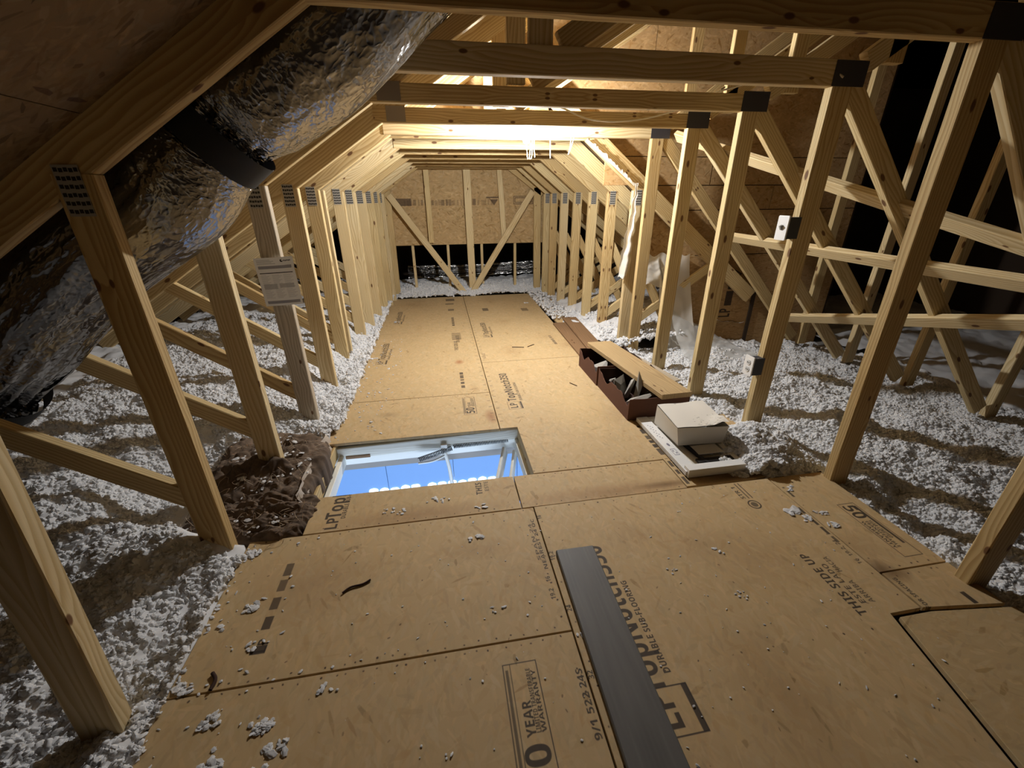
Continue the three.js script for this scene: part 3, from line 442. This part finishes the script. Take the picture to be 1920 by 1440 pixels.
// open brown cartons with grey scraps and a plank on top
function carton(label, x0, x1, z0, z1, h, rot = 0) {
  const cx = (x0 + x1) / 2, cz = (z0 + z1) / 2, w = x1 - x0, d = z1 - z0, t = thing('cardboard_box', label, 'box', [cx, 0, cz]); t.rotation.y = rot;
  const side = (len, scal, holes) => { const s = new THREE.Shape(); s.moveTo(-len / 2, 0); s.lineTo(len / 2, 0); s.lineTo(len / 2, h); const n = 24; for (let i = 1; i < n; i++) { const q = i / n, x = len / 2 - q * len; s.lineTo(x, h - scal * (Math.max(0, Math.sin(q * 9.4 + 1)) * .8 + .25 * vn(q * 14, len * 9))); } s.lineTo(-len / 2, h); s.lineTo(-len / 2, 0); for (const hx of holes) { const o = new THREE.Path(); o.absellipse(hx, h * .42, .008, .018, 0, 7); s.holes.push(o); } return new THREE.ExtrudeGeometry(s, { depth: .005, bevelEnabled: false }); };
  const add = (n, g, x, z, ry, m = M.card) => { const o = mesh(n, g, m, t); o.position.set(x, 0, z); o.rotation.y = ry; };
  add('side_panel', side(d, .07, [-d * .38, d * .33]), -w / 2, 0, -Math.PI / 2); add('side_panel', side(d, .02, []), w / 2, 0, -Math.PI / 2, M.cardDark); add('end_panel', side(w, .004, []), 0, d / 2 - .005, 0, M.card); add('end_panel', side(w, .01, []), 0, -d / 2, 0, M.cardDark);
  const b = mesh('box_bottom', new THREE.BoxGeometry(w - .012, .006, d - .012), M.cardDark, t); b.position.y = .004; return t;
}
carton('near brown cardboard carton with torn scalloped edge and grey scraps', 1.19, 1.63, -2.9, -2.32, .158);
carton('far brown cardboard carton half hidden under the tan plank', 1.183, 1.6, -3.37, -2.915, .165);
{
  const m = new THREE.Mesh(boardGeo(.235, .036, 1.15), tanBoard); shade(m); m.name = 'timber_plank'; scene.add(m); m.position.set(1.44, .182, -2.85); const Y = V(.122, 0, 1.14).normalize(), N = V(.04, 1, 0).normalize(), X = Y.clone().cross(N).normalize(); m.quaternion.setFromRotationMatrix(new THREE.Matrix4().makeBasis(X, Y, X.clone().cross(Y))); tag(m, 'wide tan plank laid across the open brown cartons', 'plank');
}
{
  const lab = ['grey folded scrap standing up in the near carton', 'rounded grey scrap in the middle of the near carton', 'long pale grey scrap leaning on the near carton edge', 'flat grey scrap at the front corner of the near carton', 'small grey scrap tucked under the plank edge', 'brownish grey scrap in the far carton', 'dark grey scrap at the back of the near carton'];
  const at = [[1.315, .14, -2.59, .06, .14, .03, .42], [1.285, .12, -2.7, .085, .075, .09, .2], [1.335, .15, -2.5, .03, .16, .05, -.5], [1.31, .145, -2.385, .13, .03, .05, .1], [1.46, .1, -2.55, .05, .045, .07, .9], [1.27, .125, -3.04, .07, .06, .12, .3], [1.28, .08, -2.84, .05, .06, .03, .2]];
  at.forEach(([x, y, z, a, b, c, r], i) => { const P = []; for (let k = 0; k < 26; k++) { const u = rr(-1, 1), v = rr(-1, 1), w = rr(-1, 1), q = k < 8 ? 1 : .6; P.push(V(u * q * a, v * q * b, w * q * c)); } const m = mesh('grey_scrap', new ConvexGeometry(P), i % 3 === 1 ? M.scrapDark : M.scrap); m.position.set(x, y - .02, z); m.rotation.set(r, r * 2, r * .6); tag(m, lab[i], 'scrap'); });
}
tag(board('loose_board', null, [1.375, .011, -4.72], [1.34, .011, -3.55], .17, .02, brownBoard, V(0, 1, 0)), 'lower brown board lying beyond the cartons by the sheet edge', 'board');
tag(board('loose_board', null, [1.535, .033, -4.86], [1.45, .033, -3.55], .175, .02, brownBoard, V(0, 1, 0)), 'upper brown board overlapping the other board beyond the cartons', 'board');
tag(board('loose_board', null, [1.66, .075, -3.3], [1.78, .06, -2.75], .1, .012, greyLumber, V(0, 1, .1)), 'pale thin board on the insulation behind the tan plank', 'board');
// white carton on the flat white tray
{
  const t = thing('white_box', 'closed white cardboard box with a stained lifted lid', 'box', [1.468, .032, -2.045]); t.rotation.y = .0;
  const H = .132, B = [[-.14, .125], [.145, .14], [.165, -.155], [-.148, -.16]], Tp = [[-.172, .137], [.14, .17], [.178, -.16], [-.146, -.158]];
  const quad = (a, b, c, d) => { const g = new THREE.BufferGeometry(), P = [], uv = [], n = 8; for (let i = 0; i <= n; i++) for (let j = 0; j <= n; j++) { const u = i / n, v = j / n, p = a.clone().lerp(b, u).lerp(d.clone().lerp(c, u), v); P.push(p.x, p.y, p.z); uv.push(u, v); } const I = []; for (let i = 0; i < n; i++) for (let j = 0; j < n; j++) { const A = i * (n + 1) + j; I.push(A, A + n + 1, A + 1, A + 1, A + n + 1, A + n + 2); } g.setAttribute('position', new THREE.Float32BufferAttribute(P, 3)); g.setAttribute('uv', new THREE.Float32BufferAttribute(uv, 2)); g.setIndex(I); g.computeVertexNormals(); return g; };
  const bot = B.map(([x, z]) => V(x, 0, z)), top = Tp.map(([x, z]) => V(x, H, z)), W = M.whiteCard.clone(); W.side = THREE.DoubleSide;
  for (const [i, j] of [[0, 1], [1, 2], [2, 3], [3, 0]]) mesh('side_panel', quad(bot[i], bot[j], top[j], top[i]), W, t);
  mesh('base_panel', quad(bot[0], bot[1], bot[2], bot[3]), W, t);
  const c = canvas(256, 256), g = c.getContext('2d'); g.fillStyle = '#e4ddd0'; g.fillRect(0, 0, 256, 256); const ks = seed; seed = 5; for (let i = 0; i < 60; i++) { g.fillStyle = `rgba(60,48,36,${rr(.15, .55)})`; g.beginPath(); g.ellipse(rr(110, 252), 6 + rnd() ** 2 * 110, rr(1, 7), rr(1, 3), 0, 0, 7); g.fill(); } g.fillStyle = 'rgba(60,48,36,.6)'; g.fillRect(90, 248, 12, 4); seed = ks;
  const tp = canvasTex(c), lid = quad(top[3], top[2], top[1], top[0]), p = lid.attributes.position; for (let i = 0; i < p.count; i++) { const u = (p.getX(i) + .17) / .35, v = (p.getZ(i) + .16) / .32; p.setY(i, p.getY(i) + .004 + (u > .75 && v > .75 ? .02 : 0) + .003 * Math.sin(u * 9)); if (v > .95 && u > .3 && u < .95) p.setZ(i, p.getZ(i) - .018 * Math.sin((u - .3) * 4.8)); } lid.computeVertexNormals();
  mesh('lid', lid, new THREE.MeshStandardMaterial({ map: tp, roughness: .85, side: THREE.DoubleSide }), t);
}
{
  const t = thing('white_tray', 'flat white packaging tray with grey insides under the white box', 'tray', [1.42, 0, -1.98]);
  const c = canvas(128, 512), g = c.getContext('2d'); g.fillStyle = '#e8e6e2'; g.fillRect(0, 0, 128, 512); g.fillStyle = 'rgba(70,66,90,.7)'; g.font = 'bold 40px sans-serif'; for (let i = 0; i < 12; i++) g.fillRect(40 + (i % 3) * 16, 90 + i * 12, 10, 7); g.beginPath(); g.arc(70, 290, 14, 0, 7); g.fill(); g.strokeStyle = 'rgba(70,66,90,.7)'; g.lineWidth = 4; g.strokeRect(44, 330, 50, 50); g.fillRect(54, 340, 12, 12); g.fillRect(72, 358, 12, 12);
  const pm = new THREE.MeshStandardMaterial({ map: canvasTex(c), roughness: .7 });
  const bx = (n, w, h, d, x, y, z, m) => { const o = mesh(n, new THREE.BoxGeometry(w, h, d), m, t); o.position.set(x - 1.42, y, z + 1.98); return o; };
  bx('tray_base', .36, .006, .62, 1.43, .004, -1.98, M.whiteCard); bx('side_rim', .075, .026, .62, 1.275, .018, -1.985, pm); bx('end_rim', .34, .05, .05, 1.415, .024, -1.685, M.plastic); bx('end_rim', .35, .026, .03, 1.43, .014, -2.28, M.whiteCard); bx('side_rim', .03, .022, .6, 1.6, .013, -1.98, M.whiteCard);
  bx('divider', .014, .02, .5, 1.385, .02, -1.95, M.dark).rotation.y = .12; bx('divider', .22, .012, .035, 1.47, .022, -1.765, M.dark); bx('flap', .16, .004, .09, 1.48, .03, -1.86, M.whiteCard); 
  const torn = mesh('torn_corner', new ConvexGeometry([V(0, 0, 0), V(.05, 0, .01), V(.03, .035, .02), V(.008, .03, .03), V(.045, .02, .035), V(.02, 0, .04)]), M.dark, t); torn.position.set(-.165, .004, .275);
}
// small shavings and splinters on the near sheets
{
  const sp = (label, pts, r = .004) => tag(mesh('wood_splinter', tube(pts, r, 14, 5), M.cardDark), label, 'splinter');
  sp('curved dark splinter lying on the left near sheet', [[-.475, .005, -1.225], [-.45, .006, -1.245], [-.4, .005, -1.255], [-.375, .006, -1.27]]);
  sp('short dark hooked splinter by the left front joint', [[-.83, .006, -.985], [-.81, .006, -.96], [-.812, .006, -.93]], .006);
  sp('thin dark splinter right of the middle joint', [[.66, .004, -3.98], [.78, .004, -3.95]]);
  sp('thin splinter beyond the middle of the right far sheet', [[.82, .004, -3.96], [.9, .004, -4.02]]);
  sp('thin splinter lying toward the cartons', [[.98, .004, -3.0], [1.02, .004, -2.93]], .003);
}

// ---------- torn plastic ----------
function drape(name, label, rows, cols, f, mat = M.clear) {
  const P = [], uv = [], I = []; for (let i = 0; i <= rows; i++) for (let j = 0; j <= cols; j++) { P.push(...f(i / rows, j / cols)); uv.push(j / cols, i / rows); if (i < rows && j < cols) { const A = i * (cols + 1) + j; I.push(A, A + cols + 1, A + 1, A + 1, A + cols + 1, A + cols + 2); } }
  const g = new THREE.BufferGeometry(); g.setAttribute('position', new THREE.Float32BufferAttribute(P, 3)); g.setAttribute('uv', new THREE.Float32BufferAttribute(uv, 2)); g.setIndex(I); g.computeVertexNormals(); return tag(mesh(name, g, mat), label, 'plastic sheet');
}
const milky = new THREE.MeshPhysicalMaterial({ color: 0xe4ddd0, transmission: .35, roughness: .5, thickness: 0, side: THREE.DoubleSide });
drape('plastic_scrap', 'torn cloudy plastic and fibre strip hanging down a right post', 40, 10, (v, u) => { const w = lerp(.02, .1, step(0, .75, v)) * (1 - .35 * step(.8, 1, v)); const rag = .02 * (vn(v * 18, 3) - .5), x = 1.812 - .045 * v - .01 + (u - .55) * w + rag; return [x, 1.52 - .86 * v + .04 * (v > .95 ? vn(u * 9, 2) : 0), -3.885 + .035 * Math.sin(u * 7 + v * 5) * v + .012 * (fbm(u * 6, v * 14) - .5)]; }, milky);
drape('plastic_scrap', 'thin ragged plastic edge stapled along a right rafter', 50, 3, (v, u) => { const y = 1.86 - .355 * v, x = 1.302 + .48 * v; const o = (vn(v * 38, 5) * .8 + .2) * .035; return [x + u * o * .6, y + .004 + u * o * .6 - .012, -3.905 + u * .03]; }, milky);
drape('plastic_sheet', 'cloudy clear plastic sheet hanging over the gap at the wall foot', 24, 24, (v, u) => { const top = .88; const x = 1.98 + u * .5 + v * .12 * u, y = top - v * (u < .35 ? .28 : .95) + .02 * Math.sin(u * 19), zz = -3.97 + v * .1 + .03 * (fbm(u * 6, v * 5) - .5) + .12 * v * v * u; return [x, Math.max(-.08, y), zz]; }, milky);
drape('plastic_sheet', 'clear plastic sheet crumpled on the insulation before the wall', 30, 30, (v, u) => { const x = 2.3 + u * .75, zz = -3.9 + v * .55; return [x + .05 * (fbm(u * 5, v * 5) - .5), -.07 + .42 * (1 - v) * (1 - u) * (1 - v) + .05 * fbm(u * 9, v * 9), zz]; });

// ---------- blown insulation ----------
const white = new THREE.MeshStandardMaterial({ color: 0xdedddc, roughness: 1 });
const puff = (x, z) => { const w = .05 * fbm(x * 7, z * 7 + 3, 2), a = fbm(x * 12 + w * 20, z * 12, 3), b = 1 - Math.abs(2 * fbm(x * 24 + 7, z * 24 + w * 30, 2) - 1); return .085 * (a - .5) + .026 * (b - .6); };
function hL(x, z) {   // left bay
  let e = lerp(.02, .2, step(-.84, -1.25, x)) + .06 * step(-1.5, -2.4, x); const front = step(-1.75, -1.0, z); e = lerp(e, .02 + .06 * step(-1.0, -1.4, x), front); const far = step(-3.0, -5.5, z); e = lerp(e, .16 * step(-.8, -1.1, x) + .05, far);
  e -= .2 * (1 - step(.35, .62, Math.hypot((x + 1.06) / 1.1, (z + 1.95) / .95))) * step(-1.5, -1.66, z); const am = step(-.86, -1.15, x); e += am * (.12 * (fbm(x * 2.4 + 3, z * 2.4, 3) - .5) - .1 * Math.max(0, fbm(x * 3.1 + 40, z * 3.1 + 11, 2) - .62)); return Math.max(e, -.11);
}
function hR(x, z) {   // right bay
  let e = -.02 - .09 * step(2.6, 4.2, x) - .05 * step(-2.6, -4.0, z); e += .15 * Math.exp(-(((x - 1.82) / .17) ** 2 + ((z + 1.86) / .26) ** 2)); e += .06 * step(-2.2, -3, z) * (1 - step(1.7, 2.0, x)); e = lerp(e, -.035, step(-1.7, -1.5, z) * (1 - step(2.0, 2.3, x)));
  e += .14 * (fbm(x * 1.9 + 13, z * 1.9, 3) - .5) - .28 * Math.max(0, fbm(x * 2.3 + 71, z * 2.3 + 5, 2) - .6); if (x < 1.7) e -= .3 * step(1.7, 1.45, x) * step(-3.8, -3.3, z); return e;
}
const hF = (x, z) => .045 + .07 * step(-6.55, -6.8, z) + .05 * (fbm(x * 4, z * 4, 3) - .5);
const ins = thing('blown_insulation', 'deep fluffy white loose insulation filling the bays round the floor', 'insulation', [0, 0, 0], undefined); ins.userData.kind = 'stuff';
function field(x0, x1, z0, z1, st, h0, cut) {
  const h = (x, z) => h0(x, z) - (x > -.952 && x < 1 && z > -1.64 ? .06 : 0);
  const nx = Math.round((x1 - x0) / st), nz = Math.round((z1 - z0) / st), P = [], I = [];
  for (let j = 0; j <= nz; j++) for (let i = 0; i <= nx; i++) { const x = x0 + (x1 - x0) * i / nx, z = z0 + (z1 - z0) * j / nz; P.push(x + .012 * (vn(x * 40, z * 40) - .5), h(x, z) + puff(x, z), z + .012 * (vn(x * 40 + 9, z * 40 + 5) - .5)); }
  for (let j = 0; j < nz; j++) for (let i = 0; i < nx; i++) { const x = x0 + (x1 - x0) * (i + .5) / nx, z = z0 + (z1 - z0) * (j + .5) / nz; if (cut?.(x, z)) continue; const A = j * (nx + 1) + i, B = A + nx + 1; I.push(A, B, A + 1, A + 1, B, B + 1); }
  const g = new THREE.BufferGeometry(); g.setAttribute('position', new THREE.Float32BufferAttribute(P, 3)); g.setIndex(I); g.computeVertexNormals(); return mesh('fluff_layer', g, white, ins);
}
field(-2.9, -.74, -7.4, .9, .02, hL, (x, z) => x > -.775 && z > -2.5 || x > -.91 && z > -1.62);
field(1.28, 4.3, -4.0, .9, .02, hR, (x, z) => x < 2.0 && z > -1.575 || x < 1.7 && z > -4.0 && z < -1.9 && x < 1.62);
field(4.3, 7.1, -5.8, .9, .06, (x, z) => -.12 + .05 * fbm(x * 2, z * 2, 3));
field(1.28, 3.3, -7.0, -4.0, .03, (x, z) => .02 + .1 * step(1.6, 2.2, x) + .08 * (fbm(x * 3, z * 3, 3) - .5) - .06 * (1 - step(1.35, 1.6, x)), (x, z) => x < 1.42 + (z < -4.9 ? .2 : 0));
field(-.95, 1.9, -7.6, -6.5, .03, hF);
// clumps lying on it
const blob = (s, det, k) => { const i0 = new THREE.IcosahedronGeometry(1, det); i0.deleteAttribute('normal'); i0.deleteAttribute('uv'); const g = mergeVertices(i0, 1e-3), p = g.attributes.position, n = V(0, 0, 0); for (let i = 0; i < p.count; i++) { n.fromBufferAttribute(p, i); const q = Math.round(n.x * 50) * 7 + Math.round(n.y * 50) * 131 + Math.round(n.z * 50) * 17; const r = .62 + k * hash(q, s); n.multiplyScalar(r); p.setXYZ(i, n.x, n.y * .8, n.z); } g.computeVertexNormals(); return g; };
const blobs = [blob(1, 2, .5), blob(2, 2, .62), blob(3, 2, .4), blob(4, 3, .55)];
const dummy = new THREE.Object3D();
function scatter(geo, mat, list, parent, name) { const m = new THREE.InstancedMesh(geo, mat, list.length); list.forEach((o, i) => { dummy.position.set(o[0], o[1], o[2]); dummy.rotation.set(o[3] * 6.3, o[4] * 6.3, o[5] * 6.3); dummy.scale.set(o[6], o[7], o[8]); dummy.updateMatrix(); m.setMatrixAt(i, dummy.matrix); }); m.name = name; m.userData.kind = 'stuff'; shade(m); parent.add(m); return m; }
{
  const lists = [[], [], [], []];
  const drop = (n, x0, x1, z0, z1, h, ok, s0 = .005, s1 = .015) => { for (let i = 0; i < n; i++) { const x = rr(x0, x1), z = rr(z0, z1); if (!ok(x, z)) continue; const s = s0 + (s1 - s0) * rnd() ** 2; lists[i % 4].push([x, h(x, z) + puff(x, z) - s * .12, z, rnd(), rnd(), rnd(), s * rr(.8, 1.4), s * rr(.6, 1), s * rr(.8, 1.3)]); } };
  drop(90000, -2.6, -.76, -5, .2, hL, (x, z) => !(x > -.79 && z > -2.5 || x > -.93 && z > -1.62) && Math.hypot((x + 1.0) / .36, (z + 1.9) / .42) > 1);
  drop(130000, 1.6, 4.2, -3.95, .2, hR, (x, z) => !(x < 2.02 && z > -1.585) && !(x < 1.66 && z < -1.95));
  drop(16000, 1.72, 2.1, -3.6, -1.6, hR, (x, z) => x > 1.68, .007, .02);
  drop(1800, 1.5, 1.78, -1.84, -1.62, (x, z) => .0 + .05 * step(1.5, 1.7, x), () => true, .008, .018);
  drop(12000, -.9, 1.7, -7.2, -6.5, hF, () => true);
  drop(5000, -1.05, -.74, -6.6, -2.5, (x, z) => hL(x, z), (x, z) => true, .008, .02);
  drop(6000, 1.34, 2.4, -6.6, -3.7, (x, z) => .02 + .1 * step(1.6, 2.2, x), (x, z) => x > 1.62 || z < -4.9, .008, .022);
  lists.forEach((l, i) => scatter(blobs[i], white, l, ins, 'fluff_clump_' + ['round', 'ragged', 'small', 'soft'][i]));
}
// crumbs on the sheets
{
  const cr = thing('insulation_crumbs', 'small white insulation crumbs strewn over the floor sheets and batts', 'crumbs', [0, 0, 0]); cr.userData.kind = 'stuff';
  const l = []; const put = (x, y, z, s) => l.push([x, y + s * .15, z, rr(-.04, .04), rnd(), rr(-.04, .04), s * rr(.5, 1.3), s * rr(.15, .35), s * rr(.4, .9)]);
  const hot = [[.064, -1.42, 5, .016], [-.805, -1.22, 9, .014], [-.73, -1.06, 5, .01], [-.77, -.84, 14, .013], [-.72, -.72, 12, .013], [-.62, -.8, 12, .012], [-.56, -.74, 10, .014], [-.6, -.68, 12, .014], [1.088, -1.167, 3, .009], [1.706, -1.21, 8, .015], [1.6, -1.33, 14, .017], [1.73, -1.29, 8, .011], [1.63, -1.27, 6, .013], [1.72, -1.48, 6, .012], [-.136, -1.72, 4, .011], [-.07, -1.71, 4, .01], [.1, -1.63, 4, .012], [-.35, -1.68, 5, .01], [-.29, -1.66, 4, .01], [.4, -.9, 4, .008], [.12, -1.05, 3, .01], [-.9, -1.5, 10, .014], [-.9, -.95, 10, .014], [-.45, -.88, 4, .01], [-.7, -3.9, 4, .018], [-.6, -5.2, 6, .02], [.16, -2.02, 0, .01], [1.2, -5.9, 6, .02], [.85, -1.1, 4, .006], [1.05, -.95, 5, .007]];
  for (const [x, z, n, s] of hot) for (let i = 0; i < n * 1.6; i++) put(x + rr(-.03, .03), .001, z + rr(-.018, .018), s * rr(.5, 1.1));
  for (let i = 0; i < 260; i++) put(rr(-.9, 1.6), .001, rr(-1.55, -.3), rr(.0015, .006)); for (let i = 0; i < 160; i++) { const x = rr(-.74, -.4) - rnd() * .1, z = rr(-4.5, -2.4); put(Math.max(-.78, x), .001, z, rr(.003, .012)); }
  for (let i = 0; i < 90; i++) put(-.93 + rnd() ** 3 * .3, .001, rr(-1.55, -.4), rr(.003, .011));
  for (let i = 0; i < 150; i++) { const a = rr(0, 6.3), r = Math.sqrt(rnd()); const x = -1.08 + Math.cos(a) * r * .3, z = -2.02 + Math.sin(a) * r * .36; put(x, battH(x, z), z, rr(.005, .018)); }
  for (let i = 0; i < 90; i++) { const x = rr(-1.25, -.72), z = rr(-1.9, -1.58); put(x, battH(x, z), z, rr(.004, .016)); }
  scatter(blobs[1], white, l, cr, 'crumb');
}
// brown fibre batts beside the hatch
function battH(x, z) { const A = 1 - step(.7, 1.05, Math.hypot((x + 1.0) / .3, (z + 2.12) / .3)), B = 1 - step(.7, 1.05, Math.hypot((x + .99) / .3, (z + 1.72) / .16)); return -.06 + .16 * A + .1 * B; }
{
  const brown = new THREE.MeshStandardMaterial({ map: dataTex(256, 256, (x, y) => { const v = fbm(x / 22, y / 22, 5), f = vn(x / 1.5, y / 9) * .3 + vn(x / 9, y / 1.5) * .3; const k = .55 + .5 * v + .25 * (f - .3); return [132 * k, 110 * k, 90 * k]; }), roughness: 1 });
  const batt = (label, cx, cz, rx, rz, hgt, sd) => {
    const t = thing('insulation_batt', label, 'insulation batt', [cx, -.08, cz]), n = 90, P = [], uv = [], I = [];
    for (let j = 0; j <= n; j++) for (let i = 0; i <= n; i++) {
      const u = i / n * 2 - 1, v = j / n * 2 - 1, e = Math.pow(Math.pow(Math.abs(u), 4) + Math.pow(Math.abs(v), 4), .25), edge = Math.sqrt(Math.max(0, 1 - e * e)), wob = 1 + .12 * (fbm(u * 2 + sd, v * 2 + sd, 2) - .5);
      P.push(u * rx * wob + .02 * (vn(u * 12, v * 12 + sd) - .5), hgt * Math.pow(edge, .4) * (1 + .6 * (fbm(u * 3 + sd, v * 3, 3) - .5)) + .075 * edge * (fbm(u * 6 + sd + 1.6 * vn(u * 3, v * 3), v * 6, 4) - .5) + .012 * edge * (vn(u * 36 + sd, v * 36) - .5), v * rz * wob); uv.push(u * rx * 3, v * rz * 3);
      if (i < n && j < n) { const A = j * (n + 1) + i, B = A + n + 1; I.push(A, B, A + 1, A + 1, B, B + 1); }
    }
    const g = new THREE.BufferGeometry(); g.setAttribute('position', new THREE.Float32BufferAttribute(P, 3)); g.setAttribute('uv', new THREE.Float32BufferAttribute(uv, 2)); g.setIndex(I); g.computeVertexNormals(); mesh('fibre_mat', g, brown, t);
    const fib = []; for (let i = 0; i < 90; i++) { const u = rr(-.9, .9), v = rr(-.9, .9), x = u * rx, z = v * rz, y = hgt * .95; fib.push(tube([[x, y - .02, z], [x + rr(-.03, .03), y + rr(.0, .025), z + rr(-.03, .03)], [x + rr(-.06, .06), y - .01, z + rr(-.06, .06)]], .0011, 6, 3)); }
    const fm = mesh('loose_fibres', mergeGeometries(fib), new THREE.MeshStandardMaterial({ color: 0xb9a48a, roughness: 1 }), t); fm.userData.kind = 'stuff'; return t;
  };
  const a = batt('brown fibre batt behind the second left post beside the hatch', -1.04, -2.12, .3, .32, .2, 3);
  const k = mesh('facing_strip', (() => { const g = new THREE.PlaneGeometry(.6, .12, 24, 4), p = g.attributes.position; for (let i = 0; i < p.count; i++) p.setXYZ(i, .02 * (vn(p.getX(i) * 30, p.getY(i) * 30) - .5), p.getY(i) + .02 * (vn(p.getX(i) * 14, 8) - .5), p.getX(i)); g.computeVertexNormals(); return g; })(), new THREE.MeshStandardMaterial({ color: 0xbcae9e, roughness: .9, side: THREE.DoubleSide }), a, 'pale torn paper facing'); k.position.set(.262, .09, .02); k.rotation.z = .35;
  batt('dark brown fibre batt in front of the hatch corner', -1.0, -1.73, .3, .17, .14, 9);
}
renderer.render(scene, camera);
